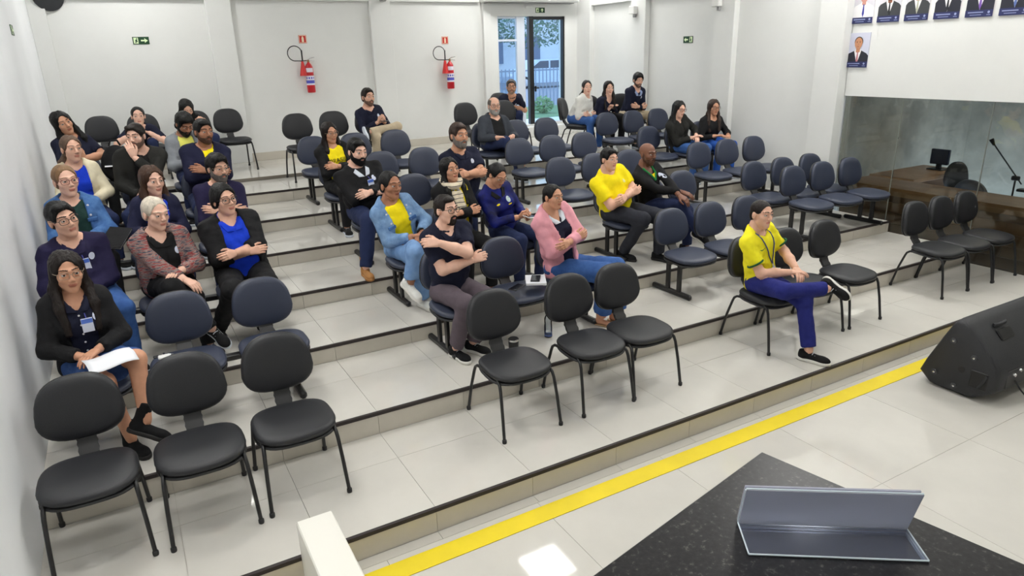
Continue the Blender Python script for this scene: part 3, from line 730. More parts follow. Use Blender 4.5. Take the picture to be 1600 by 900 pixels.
# carrying handle recess and rear panel on the sloping side
nv = Vector((0, -.67, .74)).normalized()
rotm = Matrix.Rotation(math.atan2(.26, .245), 3, 'X')
G().box((.30, -.135, .452), (.17, .085, .02), .009, rot=Matrix.Rotation(math.radians(46.5), 3, 'X')).build('side_handle_recess', SPD, sp)
G().tube([(.225, -.085, .512), (.26, -.10, .515), (.34, -.10, .515), (.375, -.085, .512)], .012, 8).build('side_handle', SPK, sp)
G().box((.42, -.281, .19), (.62, .012, .14), .004).build('rear_panel', M('panel_dark', (24, 24, 26), .35), sp)
for i in range(5): G().lathe([(.0, 0), (.014, 0), (.012, .012), (.0, .012)], (.20+.07*i, -.287, .21+.02*(i % 2)), 12, (0, -1, 0)).build('knob', CHROME, sp)
tag(sp, 'black stage monitor speaker lying on its side on the floor', 'speaker')
cb = G(); pts = []
for i in range(60):
    a = i/59*2*PI*2.2
    pts.append((4.42+.11*math.cos(a)+.14*i/59, -1.01+.075*math.sin(a)-.05*i/59, .006+.004*math.sin(i*.7)**2))
cb.tube([(4.05, -.835, .16), (4.06, -.88, .10), (4.12, -.93, .012), (4.25, -.97, .006)]+pts+[(4.75, -1.05, .006), (5.2, -1.2, .006), (5.7, -1.0, .006)], .006, 6)
tag(cb.build('speaker_cable', PLASB, None, 60), 'black cable coiled on the floor beside the stage speaker', 'cable')

# ------------------------------------------------------------------ granite counter with acrylic sign holder
gm = bpy.data.materials.new('granite'); gm.use_nodes = True; nt = gm.node_tree; N = nt.nodes; L = nt.links; b = N['Principled BSDF']
tc = N.new('ShaderNodeTexCoord'); vo = N.new('ShaderNodeTexVoronoi'); vo.inputs['Scale'].default_value = 260; L.new(tc.outputs['Object'], vo.inputs['Vector'])
n1 = N.new('ShaderNodeTexNoise'); n1.inputs['Scale'].default_value = 130; n1.inputs['Detail'].default_value = 6; L.new(tc.outputs['Object'], n1.inputs['Vector'])
rr = N.new('ShaderNodeValToRGB'); L.new(n1.outputs['Fac'], rr.inputs['Fac'])
e = rr.color_ramp.elements; e[0].position = .36; e[0].color = lin((17, 17, 19)); e[1].position = .80; e[1].color = lin((96, 93, 88))
el = e.new(.60); el.color = lin((32, 31, 34))
mx = N.new('ShaderNodeMix'); mx.data_type = 'RGBA'; mx.blend_type = 'MULTIPLY'; mx.inputs['Factor'].default_value = .5
L.new(rr.outputs[0], mx.inputs['A']); L.new(vo.outputs['Color'], mx.inputs['B']); L.new(rr.outputs[0], b.inputs['Base Color'])
b.inputs['Roughness'].default_value = .32; b.inputs['Specular IOR Level'].default_value = .3
GA = math.radians(12.0); GZ = 1.65
cn = empty('granite_counter', (-.096, -2.094, 0), GA)
G().box((-.80, -.35, GZ-.015), (1.60, .70, .03), .003).build('counter_top', gm, cn)
G().box((-.80, -.36, (GZ-.03)/2), (1.44, .56, GZ-.03), .006).build('body', M('counter_white', (225, 224, 218), .5), cn)
tag(cn, 'speckled black granite counter top in the lower right foreground', 'counter')
# acrylic name-plate holder: two hinged clear sheets forming a V
ac = bpy.data.materials.new('acrylic'); ac.use_nodes = True; nt = ac.node_tree; N = nt.nodes; L = nt.links; N.remove(N['Principled BSDF'])
t_ = N.new('ShaderNodeBsdfTransparent'); t_.inputs[0].default_value = (.94, .95, .97, 1); g_ = N.new('ShaderNodeBsdfGlossy'); g_.inputs['Roughness'].default_value = .03; g_.inputs[0].default_value = (.9, .93, 1, 1)
f_ = N.new('ShaderNodeFresnel'); f_.inputs['IOR'].default_value = 1.42; mxs = N.new('ShaderNodeMixShader'); L.new(f_.outputs[0], mxs.inputs[0]); L.new(t_.outputs[0], mxs.inputs[1]); L.new(g_.outputs[0], mxs.inputs[2])
df = N.new('ShaderNodeBsdfDiffuse'); g_.inputs['Roughness'].default_value = .10; df.inputs[0].default_value = (.50, .51, .60, 1); mx2 = N.new('ShaderNodeMixShader'); mx2.inputs[0].default_value = .05; L.new(mxs.outputs[0], mx2.inputs[1]); L.new(df.outputs[0], mx2.inputs[2]); L.new(mx2.outputs[0], N['Material Output'].inputs['Surface'])
ac2 = ac.copy(); ac2.name = 'acrylic_frosted'
for nd in ac2.node_tree.nodes:
    if nd.type == 'MIX_SHADER' and not nd.inputs[0].is_linked: nd.inputs[0].default_value = .30
    if nd.type == 'BSDF_DIFFUSE': nd.inputs[0].default_value = (.86, .86, .95, 1)
ACE = M('acrylic_edge', (206, 218, 226), .15, spec=.8)
SIGN_POS = len(MATS)
# acrylic holder standing on the granite
ah = empty('sign_holder', (-.352, -2.294, GZ))
uA = Vector((.8223, -.5690, 0)); nA = Vector((.5690, .8223, 0))
def sheet(name, p0, du, dv, th, par=None, mt=None):
    nn = du.cross(dv).normalized()*th
    o_ = G().prism([p0, p0+du, p0+du+dv, p0+dv], nn).build(name, mt or ac, par or ah, None); return o_
base_s = sheet('base_sheet', Vector((0, 0, .001)), uA*.275, nA*.077, .003)
upv = (nA*-.030+Vector((0, 0, .089)))
up_s = sheet('upright_sheet', nA*.078+Vector((0, 0, .003)), uA*.275, upv, .003, None, ac2)
sheet('upright_sheet', nA*.088+Vector((0, 0, .003)), uA*.275, upv, .003, None, ac2)
for p0, dv in ((Vector((0, 0, .0025)), nA*.0), (nA*.078+Vector((0, 0, .003)), upv), (nA*.078+Vector((0, 0, .004)), nA*0)):
    q0 = p0+dv; G().tube([q0, q0+uA*.275], .0017, 6).build('polished_edge', ACE, ah)
for s_ in (0, .275):
    G().tube([uA*s_+nA*.080+Vector((0, 0, .004)), uA*s_+nA*.080+upv], .0014, 6).build('polished_edge', ACE, ah)
    G().tube([uA*s_+Vector((0, 0, .003)), uA*s_+nA*.078+Vector((0, 0, .003))], .0014, 6).build('polished_edge', ACE, ah)
cc = nA*.080+upv*.60
ring_ = [cc+uA*(.002+.014*math.sin(a))+upv*(.16*math.cos(a)) for a in [PI*i/12 for i in range(13)]]
G().tube([p-nA*.003 for p in ring_], .0010, 5).build('thumb_notch', ACE, ah)
tag(ah, 'clear acrylic name plate holder standing empty on the granite counter', 'sign holder')

# ================================================================== people
class Field:
    def __init__(s, lo, hi, h):
        s.lo = np.array(lo, dtype=np.float32); s.h = h
        n = np.ceil((np.array(hi)-np.array(lo))/h).astype(int)+1
        s.n = n; s.ax = [s.lo[i]+np.arange(n[i], dtype=np.float32)*h for i in range(3)]
        s.A = np.full(n, .5, dtype=np.float32)
    def sl(s, lo, hi):
        i0 = np.clip(np.floor((np.array(lo)-s.lo)/s.h).astype(int), 0, s.n); i1 = np.clip(np.ceil((np.array(hi)-s.lo)/s.h).astype(int)+1, 0, s.n)
        q = tuple(slice(a, b) for a, b in zip(i0, i1))
        return q, s.ax[0][q[0]][:, None, None], s.ax[1][q[1]][None, :, None], s.ax[2][q[2]][None, None, :]
    def add(s, prim, k=.02):
        fn, lo, hi = prim; m = max(k, 2.5*s.h)
        q, X, Y, Z = s.sl(np.array(lo)-m, np.array(hi)+m)
        if s.A[q].size == 0: return s
        d = fn(X, Y, Z); a = s.A[q]
        if k > 0:
            hh = np.clip(.5+.5*(a-d)/k, 0, 1); s.A[q] = a+(d-a)*hh-k*hh*(1-hh)
        else: s.A[q] = np.minimum(a, d)
        return s
    def sub(s, prim, k=0.0):
        fn, lo, hi = prim; m = 2*s.h
        q, X, Y, Z = s.sl(np.array(lo)-m, np.array(hi)+m)
        if s.A[q].size == 0: return s
        d = -fn(X, Y, Z); a = s.A[q]
        if k > 0:
            hh = np.clip(.5-.5*(a-d)/k, 0, 1); s.A[q] = a+(d-a)*hh+k*hh*(1-hh)
        else: s.A[q] = np.maximum(a, d)
        return s
    def warp(s, amp, freq, seed=0, st=(1, 1, 1)):
        X, Y, Z = s.ax[0][:, None, None], s.ax[1][None, :, None], s.ax[2][None, None, :]
        r = np.random.RandomState(seed)
        for i in range(3):
            a = r.uniform(-1, 1, 3)*freq*(1+.6*i)*np.array(st); p = r.uniform(0, 6.28, 2)
            s.A = s.A+amp/(1+.5*i)*np.sin(a[0]*X+a[1]*Y+p[0]+np.sin(a[2]*Z+p[1])*1.3)*np.sin(a[1]*X-a[0]*Y+a[2]*1.2*Z+p[1])
        return s
    def sample(s, P3):
        g_ = (np.asarray(P3, dtype=np.float64)-s.lo)/s.h; i = np.floor(g_).astype(int); f = g_-i
        ok = ((i >= 0) & (i < s.n-1)).all(1); i = np.clip(i, 0, s.n-2); v = np.zeros(len(i))
        for dx in (0, 1):
            for dy in (0, 1):
                for dz in (0, 1):
                    wt = (f[:, 0] if dx else 1-f[:, 0])*(f[:, 1] if dy else 1-f[:, 1])*(f[:, 2] if dz else 1-f[:, 2])
                    v += wt*s.A[i[:, 0]+dx, i[:, 1]+dy, i[:, 2]+dz]
        return np.where(ok, v, .5)
    def surf(s, o, d, far=.40):
        o = np.array(o, dtype=np.float64); d = np.array(d, dtype=np.float64); t = np.arange(far, 0, -s.h*.5)
        v = s.sample(o+d*t[:, None]); k = np.nonzero(v < 0)[0]
        if len(k) == 0: return o
        k = k[0]
        if k == 0: return o+d*t[0]
        u_ = v[k-1]/(v[k-1]-v[k]); return o+d*(t[k-1]+(t[k]-t[k-1])*u_)
    def mesh(s):
        A = s.A.copy(); A[0] = A[-1] = .5; A[:, 0] = A[:, -1] = .5; A[:, :, 0] = A[:, :, -1] = .5
        I = A < 0
        c = np.zeros(np.array(A.shape)-1, dtype=np.int8)
        for dx in (0, 1):
            for dy in (0, 1):
                for dz in (0, 1):
                    c += I[dx:A.shape[0]-1+dx, dy:A.shape[1]-1+dy, dz:A.shape[2]-1+dz]
        act = (c > 0) & (c < 8)
        if not act.any(): return np.zeros((0, 3)), np.zeros((0, 4), int)
        idx = np.full(act.shape, -1, dtype=np.int64); idx[act] = np.arange(act.sum())
        i, j, k = np.nonzero(act); acc = np.zeros((len(i), 3)); cnt = np.zeros(len(i))
        cor = [(0, 0, 0), (1, 0, 0), (0, 1, 0), (1, 1, 0), (0, 0, 1), (1, 0, 1), (0, 1, 1), (1, 1, 1)]
        for a in range(8):
            for ax in range(3):
                if cor[a][ax] == 0:
                    b = list(cor[a]); b[ax] = 1
                    va = A[i+cor[a][0], j+cor[a][1], k+cor[a][2]]; vb = A[i+b[0], j+b[1], k+b[2]]
                    x = (va < 0) != (vb < 0); t = np.where(x, va/np.where(va == vb, 1, va-vb), 0)
                    p = np.array(cor[a], dtype=float)[None, :]+np.outer(t, np.eye(3)[ax])
                    acc += p*x[:, None]; cnt += x
        V_ = s.lo+(np.stack([i, j, k], 1)+acc/cnt[:, None])*s.h
        Q = []
        for ax in range(3):
            sa = [slice(None)]*3; sb = [slice(None)]*3; sa[ax] = slice(0, -1); sb[ax] = slice(1, None)
            a_, b_ = I[tuple(sa)], I[tuple(sb)]; cr = a_ != b_
            o1, o2 = [(1, 2), (2, 0), (0, 1)][ax]
            p = np.stack(np.nonzero(cr), 1)
            p = p[(p[:, o1] > 0) & (p[:, o2] > 0) & (p[:, o1] < act.shape[o1]) & (p[:, o2] < act.shape[o2])]
            fl_ = a_[tuple(p.T)]
            e1 = np.eye(3, dtype=int)[o1]; e2 = np.eye(3, dtype=int)[o2]
            q = np.stack([idx[tuple((p-e1-e2).T)], idx[tuple((p-e2).T)], idx[tuple(p.T)], idx[tuple((p-e1).T)]], 1)
            q[~fl_] = q[~fl_][:, ::-1]; Q.append(q)
        return V_, np.concatenate(Q)
def relax(V_, Q, n=2, lam=.5):
    V_ = np.asarray(V_, dtype=np.float64)
    if len(V_) == 0: return V_
    E_ = np.concatenate([Q[:, [0, 1]], Q[:, [1, 2]], Q[:, [2, 3]], Q[:, [3, 0]]])
    deg = np.bincount(E_.ravel(), minlength=len(V_)).astype(float); deg[deg == 0] = 1
    for k in range(2*n):
        S_ = np.stack([np.bincount(E_[:, 0], V_[E_[:, 1], i], len(V_))+np.bincount(E_[:, 1], V_[E_[:, 0], i], len(V_)) for i in range(3)], 1)
        V_ = V_+(lam if k % 2 == 0 else -lam*1.04)*(S_/deg[:, None]-V_)
    return V_
def npv(v): return np.array(v, dtype=np.float32)
def rc(a, b, r1, r2, cut=None, flat=None):
    """round cone; cut=(point, normal): nothing beyond the plane; flat=(axis, s): squeezed along axis"""
    a = npv(a); b = npv(b); r = max(r1, r2)
    def fn(X, Y, Z):
        x, y, z = X-a[0], Y-a[1], Z-a[2]; B = b-a
        if flat is not None:
            n, s_ = npv(flat[0]), flat[1]; g_ = (1/s_-1)*(x*n[0]+y*n[1]+z*n[2]); x, y, z = x+n[0]*g_, y+n[1]*g_, z+n[2]*g_; B = B+n*((1/s_-1)*float(B@n))
        t = np.clip((x*B[0]+y*B[1]+z*B[2])/max(float(B@B), 1e-9), 0, 1)
        d = np.sqrt((x-t*B[0])**2+(y-t*B[1])**2+(z-t*B[2])**2)-(r1+(r2-r1)*t)
        if flat is not None: d = d*(.5+.5*flat[1])
        if cut is not None:
            c, n = npv(cut[0]), npv(cut[1]); d = np.maximum(d, (X-c[0])*n[0]+(Y-c[1])*n[1]+(Z-c[2])*n[2])
        return d
    return fn, np.minimum(a, b)-r, np.maximum(a, b)+r
def el(c, r, R_=None):
    c = npv(c); r = npv(r); R_ = np.eye(3, dtype=np.float32) if R_ is None else np.asarray(R_, dtype=np.float32)
    m = float(r.max())
    def fn(X, Y, Z):
        x, y, z = X-c[0], Y-c[1], Z-c[2]
        p = [x*R_[0, i]+y*R_[1, i]+z*R_[2, i] for i in range(3)]
        k0 = np.sqrt((p[0]/r[0])**2+(p[1]/r[1])**2+(p[2]/r[2])**2); k1 = np.sqrt((p[0]/r[0]**2)**2+(p[1]/r[1]**2)**2+(p[2]/r[2]**2)**2)
        return k0*(k0-1)/np.maximum(k1, 1e-6)
    return fn, c-m, c+m
def halfspace(p, n, lo, hi):
    p = npv(p); n = npv(n)
    return (lambda X, Y, Z: (X-p[0])*n[0]+(Y-p[1])*n[1]+(Z-p[2])*n[2]), lo, hi
def quad_mesh(name, V_, Q, mats, midx=None):
    me = bpy.data.meshes.new(name)
    V_ = np.ascontiguousarray(V_, dtype=np.float32); Q = np.ascontiguousarray(Q, dtype=np.int32)
    me.vertices.add(len(V_)); me.vertices.foreach_set('co', V_.ravel())
    me.loops.add(Q.size); me.loops.foreach_set('vertex_index', Q.ravel())
    me.polygons.add(len(Q)); me.polygons.foreach_set('loop_start', np.arange(0, Q.size, 4, dtype=np.int32)); me.polygons.foreach_set('loop_total', np.full(len(Q), 4, dtype=np.int32))
    me.polygons.foreach_set('use_smooth', np.ones(len(Q), dtype=bool))
    for m in mats: me.materials.append(m)
    if midx is not None: me.polygons.foreach_set('material_index', np.ascontiguousarray(midx, dtype=np.int32))
    me.update(calc_edges=True); return me
BIG = (np.full(3, -9.), np.full(3, 9.))

# --- canonical head (faces -Y, centred between chin and crown)
def head_field(fem):
    f = Field((-.10, -.135, -.20), (.10, .125, .13), .0052)
    jw = .9 if fem else 1.0
    f.add(el((0, .012, .035), (.072, .091, .077)), 0)
    f.add(el((0, -.028, -.032), (.056*jw, .058, .077)), .03)
    f.add(rc((0, -.058, -.088), (.040*jw, -.008, -.055), .021*jw, .020), .02); f.add(rc((0, -.058, -.088), (-.040*jw, -.008, -.055), .021*jw, .020), .02)
    for s in (-1, 1):
        f.add(el((s*.036, -.052, -.018), (.024, .026, .024)), .02)
        f.add(rc((s*.040, -.070, .030), (s*.008, -.082, .026), .010, .011), .012)
        f.sub(el((s*.031, -.098, .009), (.017, .012, .010)), .010)
        f.add(el((s*.073, .012, -.004), (.009, .018, .030)), .008)
        f.add(el((s*.010, -.096, -.026), (.0085, .009, .007)), .006)
    f.add(rc((0, -.080, .018), (0, -.104, -.018), .0075, .0105), .010)
    f.add(rc((-.017, -.085, -.050), (.017, -.0835, -.050), .0045, .0045), .006); f.add(rc((0, -.0865, -.050), (0, -.087, -.050), .005, .005), .006)
    f.add(rc((-.013, -.0825, -.0595), (.013, -.0825, -.0595), .0052, .0052), .006)
    nr = .044 if fem else .050
    f.add(rc((0, .018, -.06), (0, .040, -.185), nr, nr+.006), .025)
    v_, q_ = f.mesh(); return relax(v_, q_, 2), q_
HEADS = {True: head_field(True), False: head_field(False)}
def uvball(c, r, n=8, sc=(1, 1, 1)):
    V_ = []; Q = []
    for i in range(n+1):
        for j in range(2*n):
            a = PI*i/n; b = PI*j/n; V_.append((c[0]+r*sc[0]*math.sin(a)*math.cos(b), c[1]+r*sc[1]*math.sin(a)*math.sin(b), c[2]+r*sc[2]*math.cos(a)))
    for i in range(n):
        for j in range(2*n): Q.append((i*2*n+j, (i+1)*2*n+j, (i+1)*2*n+(j+1) % (2*n), i*2*n+(j+1) % (2*n)))
    return np.array(V_), np.array(Q)
def head_parts(fem):
    V_, Q = HEADS[fem]; mi = np.zeros(len(Q), int)
    c = V_[Q].mean(1)
    mi[(c[:, 1] < -.080) & (np.abs(c[:, 0]) < .021) & (c[:, 2] < -.0465) & (c[:, 2] > -.0640)] = 1
    Vs, Qs, Ms = [V_], [Q], [mi]; n = len(V_)
    def push(v, q, m):
        nonlocal n
        Vs.append(v); Qs.append(q+n); Ms.append(np.full(len(q), m)); n += len(v)
    for s in (-1, 1):
        push(*uvball((s*.031, -.0765, .009), .0125, 6), 2); push(*uvball((s*.031, -.0838, .009), .0066, 6), 3)
        push(*uvball((s*.031, -.0795, .0175), .0115, 6, (1.2, .85, .52)), 0); push(*uvball((s*.031, -.0790, -.001), .0110, 6, (1.1, .70, .40)), 0)
        for i in range(5):
            u_ = i/4; push(*uvball((s*(.014+.036*u_), -.0915+.012*u_*u_*1.6, .0335+.005*math.sin(u_*2.9+.1)), .0046, 4, (1.6, .7, .5 if fem else .75)), 4)
    return np.concatenate(Vs), np.concatenate(Qs), np.concatenate(Ms)
HEADP = {k: head_parts(k) for k in (True, False)}

# --- hair styles
def hair_field(style):
    long_ = style.startswith('long')
    f = Field((-.16, -.13, -.40 if long_ or style in ('pony', 'side') else -.15), (.16, .20, .16), .0070)
    infl = dict(short=.009, thick=.016, buzz=.003, receding=.007, ring=.006, tied=.006, bun=.006, pony=.007, side=.008, wavy=.012, long=.012, longpart=.011).get(style, .008)
    f.add(el((0, .014, .037), (.072+infl, .091+infl, .077+infl*1.1)), 0)
    f.add(el((0, .058, -.018), (.060+infl*.5, .050+infl*.5, .062)), .02)
    if style == 'thick': f.add(el((0, -.035, .088), (.056, .055, .036)), .02)
    if style == 'wavy':
        for s in (-1, 1): f.add(el((s*.070, .02, -.005), (.022, .045, .05)), .02)
    if long_:
        for s in (-1, 1):
            f.add(rc((s*.060, -.004, .050), (s*.078, .012, -.09), .024, .030), .02)
            ex = -.055 if style == 'longpart' else -.035
            f.add(rc((s*.078, .012, -.09), (s*.086, ex, -.19), .030, .028), .02); f.add(rc((s*.086, ex, -.19), (s*.076, ex-.045, -.33), .028, .018), .02)
        f.add(rc((0, .065, .02), (0, .092, -.25), .056, .060), .03)
        f.sub(el((0, -.084, -.034), (.060, .088, .112)), .010); f.sub(el((0, -.07, -.20), (.055, .10, .11)), .015)
    else:
        fo = {'receding': (0, -.088, .008), 'ring': (0, -.085, .02), 'tied': (0, -.088, -.004), 'bun': (0, -.088, -.004), 'pony': (0, -.088, -.004), 'side': (0, -.088, -.004)}.get(style, (0, -.090, -.012)); fz = {'receding': .098, 'ring': .11}.get(style, .090)
        f.sub(el(fo, (.070, .080, fz)), .006)
        f.sub(rc((0, -.10, -.10), (0, .02, -.12), .075, .075), .01)
        if style not in ('wavy', 'bun', 'tied', 'pony', 'side'):
            for s in (-1, 1): f.sub(el((s*.082, -.012, -.022), (.026, .034, .042)), .006)
        else:
            for s in (-1, 1): f.sub(el((s*.084, -.016, -.034), (.024, .032, .036)), .006)
        f.sub(halfspace((0, 0, -.060), (0, 0, 1), *BIG), .01)
    if style == 'ring': f.sub(el((0, -.015, .118), (.066, .088, .072)), .01)
    if style == 'receding':
        for s in (-1, 1): f.sub(el((s*.046, -.082, .075), (.024, .040, .030)), .01)
    if style == 'bun': f.add(el((0, .112, .012), (.036, .032, .036)), .015)
    if style == 'tied': f.add(rc((0, .10, -.02), (0, .108, -.055), .030, .022), .015)
    if style in ('pony', 'side'):
        x1 = .0 if style == 'pony' else -.075
        f.add(rc((0, .095, -.02), (x1, .085, -.12), .030, .028), .02); f.add(rc((x1, .085, -.12), (x1*1.25, .03, -.26), .028, .016), .02)
    if style in ('long', 'longpart', 'tied', 'side'): f.sub(rc((.008, -.10, .112), (.008, .05, .128), .008, .006), .010)
    if style in ('short', 'thick', 'receding'): f.add(el((-.012, -.052, .088), (.048, .034, .024)), .015)
    amp = dict(wavy=.0035, thick=.0045, buzz=.0008, tied=.002, bun=.002).get(style, .0034)
    f.warp(amp, 150 if not long_ else 120, 3, (1, 1, .25))
    return f.mesh()
HAIR = {}
def hair(style):
    if style not in HAIR: HAIR[style] = hair_field(style)
    return HAIR[style]
def beard_field(kind):
    f = Field((-.09, -.13, -.15), (.09, .05, .03), .0055)
    e = dict(full=.008, trim=.0024, goatee=.005).get(kind, .006)
    f.add(el((0, -.028, -.036), (.056+e*.6, .058+e, .077+e)), 0); f.add(rc((0, -.058, -.088), (.040, -.008, -.055), .021+e, .020+e), .02); f.add(rc((0, -.058, -.088), (-.040, -.008, -.055), .021+e, .020+e), .02)
    f.sub(el((0, -.062, .012), (.075, .075, .050)), .006)
    for s in (-1, 1):
        f.sub(el((s*.030, -.085, -.030), (.016, .04, .016)), .006)
        f.add(rc((0, -.097, -.039), (s*.026, -.084, -.050), .0065, .0055), .005); f.add(rc((s*.026, -.084, -.050), (s*.026, -.080, -.072), .0055, .007), .005)
        if kind != 'goatee': f.add(rc((s*.066, -.004, .010), (s*.056, -.012, -.05), .008, .014), .012)
    f.sub(el((0, -.100, -.0555), (.020, .032, .0085)), .003)
    f.sub(halfspace((0, .018, 0), (0, -1, 0), *BIG), .004)
    if kind == 'goatee':
        for s in (-1, 1): f.sub(halfspace((s*.030, 0, 0), (-s, 0, 0), *BIG), .004)
    f.sub(rc((0, .02, -.13), (0, -.03, -.135), .038, .030), .006)
    f.warp(.0014, 190, 5); return f.mesh()
BEARD = {}
def beard(k):
    if k not in BEARD: BEARD[k] = beard_field(k)
    return BEARD[k]
# --- hands: wrist at the origin, fingers along +X, back of the hand +Z, thumb towards +Y
def hand_field(curl, spread=1.0, thumb=0.0):
    f = Field((-.035, -.07, -.11), (.20, .085, .05), .0046)
    ys_ = (.029, .0105, -.0085, -.0265); ln = (.95, 1.05, .98, .80)
    f.add(rc((-.02, 0, 0), (.02, 0, 0), .024, .023, flat=((0, 0, 1), .72)), 0)
    for i in range(4):
        kx = .083-.006*abs(i-1.2); f.add(rc((.008, ys_[i]*.55, 0), (kx, ys_[i], .001), .0165, .0115), .010)
    for i in range(4):
        kx = .083-.006*abs(i-1.2); p = np.array((kx, ys_[i], .0)); a = 0.0; sp = (ys_[i]-.002)*2.2*spread
        for sgm, (l_, r0, r1) in enumerate(((.040, .0098, .0088), (.025, .0088, .0080), (.020, .0080, .0066))):
            a += math.radians(curl)*(1.0, 1.15, .8)[sgm]*(1+.06*i)
            d = np.array((math.cos(a), math.sin(sp) if sgm == 0 else sp*.4, -math.sin(a))); d /= np.linalg.norm(d)
            q = p+d*l_*ln[i]; f.add(rc(p, q, r0, r1), .003); p = q
    t0 = np.array((.018, .022, -.006)); t1 = np.array((.048, .050, -.016-.01*thumb)); t2 = np.array((.075, .058-.02*thumb, -.022-.012*thumb)); t3 = np.array((.096, .056-.035*thumb, -.026-.014*thumb))
    f.add(rc(t0, t1, .016, .0125), .012); f.add(rc(t1, t2, .0115, .0100), .004); f.add(rc(t2, t3, .0098, .0076), .003)
    return f.mesh()
HANDS = {'relax': hand_field(18), 'flat': hand_field(7), 'grip': hand_field(42, .6, 1.0), 'wrap': hand_field(26, .6)}
# --- shoes: ankle above the origin, toe along -Y, sole at z = 0
def shoe_fields(kind):
    u_ = Field((-.07, -.20, -.01), (.07, .10, .26), .0075)
    if kind == 'sandal':
        u_.add(rc((0, .035, .035), (0, -.10, .022), .030, .026, flat=((0, 0, 1), .7)), 0)
        for i in range(5): u_.add(rc(((i-2)*.014, -.115, .020), ((i-2)*.015, -.142+.006*abs(i-1), .014), .010, .008), .004)
        u_.add(rc((0, .03, .04), (0, .03, .12), .030, .032), .02)
    else:
        u_.add(rc((0, .035, .046), (0, -.11, .034), .038, .034, flat=((1, 0, 0), .95)), 0); u_.add(el((0, -.115, .034), (.043, .062, .034)), .015); u_.add(el((0, .04, .045), (.036, .045, .05)), .015)
        top = .20 if kind == 'boot' else .085
        u_.add(rc((0, .030, .05), (0, .032, top), .040, .044, cut=((0, 0, top), (0, 0, 1))), .02)
        u_.sub(halfspace((0, 0, .018), (0, 0, 1), *BIG))
    s_ = Field((-.07, -.20, -.02), (.07, .10, .06), .0075)
    hs = .030 if kind != 'sandal' else .012
    for fn in (rc((0, .045, .02), (0, -.05, .02), .040, .038), el((0, -.11, .02), (.046, .074, .05)), el((0, .035, .02), (.039, .055, .05))): s_.add(fn, .012)
    s_.sub(halfspace((0, 0, hs), (0, 0, -1), *BIG)); s_.sub(halfspace((0, 0, .001), (0, 0, 1), *BIG))
    return u_.mesh(), s_.mesh()
SHOES = {}
def ik(S, W, a, b, pole):
    S, W, pole = npv(S), npv(W), npv(pole); d = W-S; L_ = float(np.linalg.norm(d)); mx = (a+b)*.985
    if L_ > mx: W = S+d*(mx/L_); d = W-S; L_ = mx
    L_ = max(L_, abs(a-b)+.02)
    u_ = d/np.linalg.norm(d); x = (a*a-b*b+L_*L_)/(2*L_); h2 = max(a*a-x*x, 0)
    p = pole-u_*float(pole@u_); p /= max(np.linalg.norm(p), 1e-6)
    return S+u_*x+p*math.sqrt(h2), W
def skin_mats(tone):
    s = M('skin_%d_%d_%d' % tone, tone, .55, var=.05, vscale=30)
    l_ = M('lip_%d_%d_%d' % tone, (int(tone[0]*.88), int(tone[1]*.72), int(tone[2]*.72)), .5)
    return [s, l_, M('eye_white', (190, 182, 176), .3), M('eye_iris', (44, 30, 24), .25)]
def cloth(name, rgb, rgb2=None, vs_=9.0, bump=.8, bs=17, st=None, rough=.85):
    return M('cloth_'+name, rgb, rough, var=0 if rgb2 else .10, vscale=vs_, bump=bump, bscale=bs, spec=.25, rgb2=rgb2, stretch=st)
NAVY = cloth('navy', (27, 30, 50)); BLACK = cloth('black', (26, 26, 28)); JEANS = cloth('jeans', (48, 82, 140), (64, 100, 160), 14); DJEANS = cloth('dark_jeans', (34, 44, 78)); LJEANS = cloth('light_jeans', (104, 140, 190), (126, 160, 204), 12)
COLLARW = cloth('collar_white', (206, 212, 222)); EMB = M('emblem_white', (206, 212, 230), .6)
HAIRM = {}
def hairm(rgb):
    k = tuple(rgb)
    if k not in HAIRM: HAIRM[k] = M('hair_%d_%d_%d' % k, rgb, .5, var=.25, vscale=40, bump=.5, bscale=110, stretch=(1, 1, .12), spec=.28)
    return HAIRM[k]
BK, DB, BR, GY, WH = (13, 12, 12), (26, 18, 15), (66, 44, 31), (98, 92, 87), (206, 196, 180)
FAIR, LIGHT, TAN, BROWN, DARK = (230, 184, 162), (222, 174, 150), (204, 150, 120), (168, 116, 88), (122, 80, 62)
PEOPLE = []
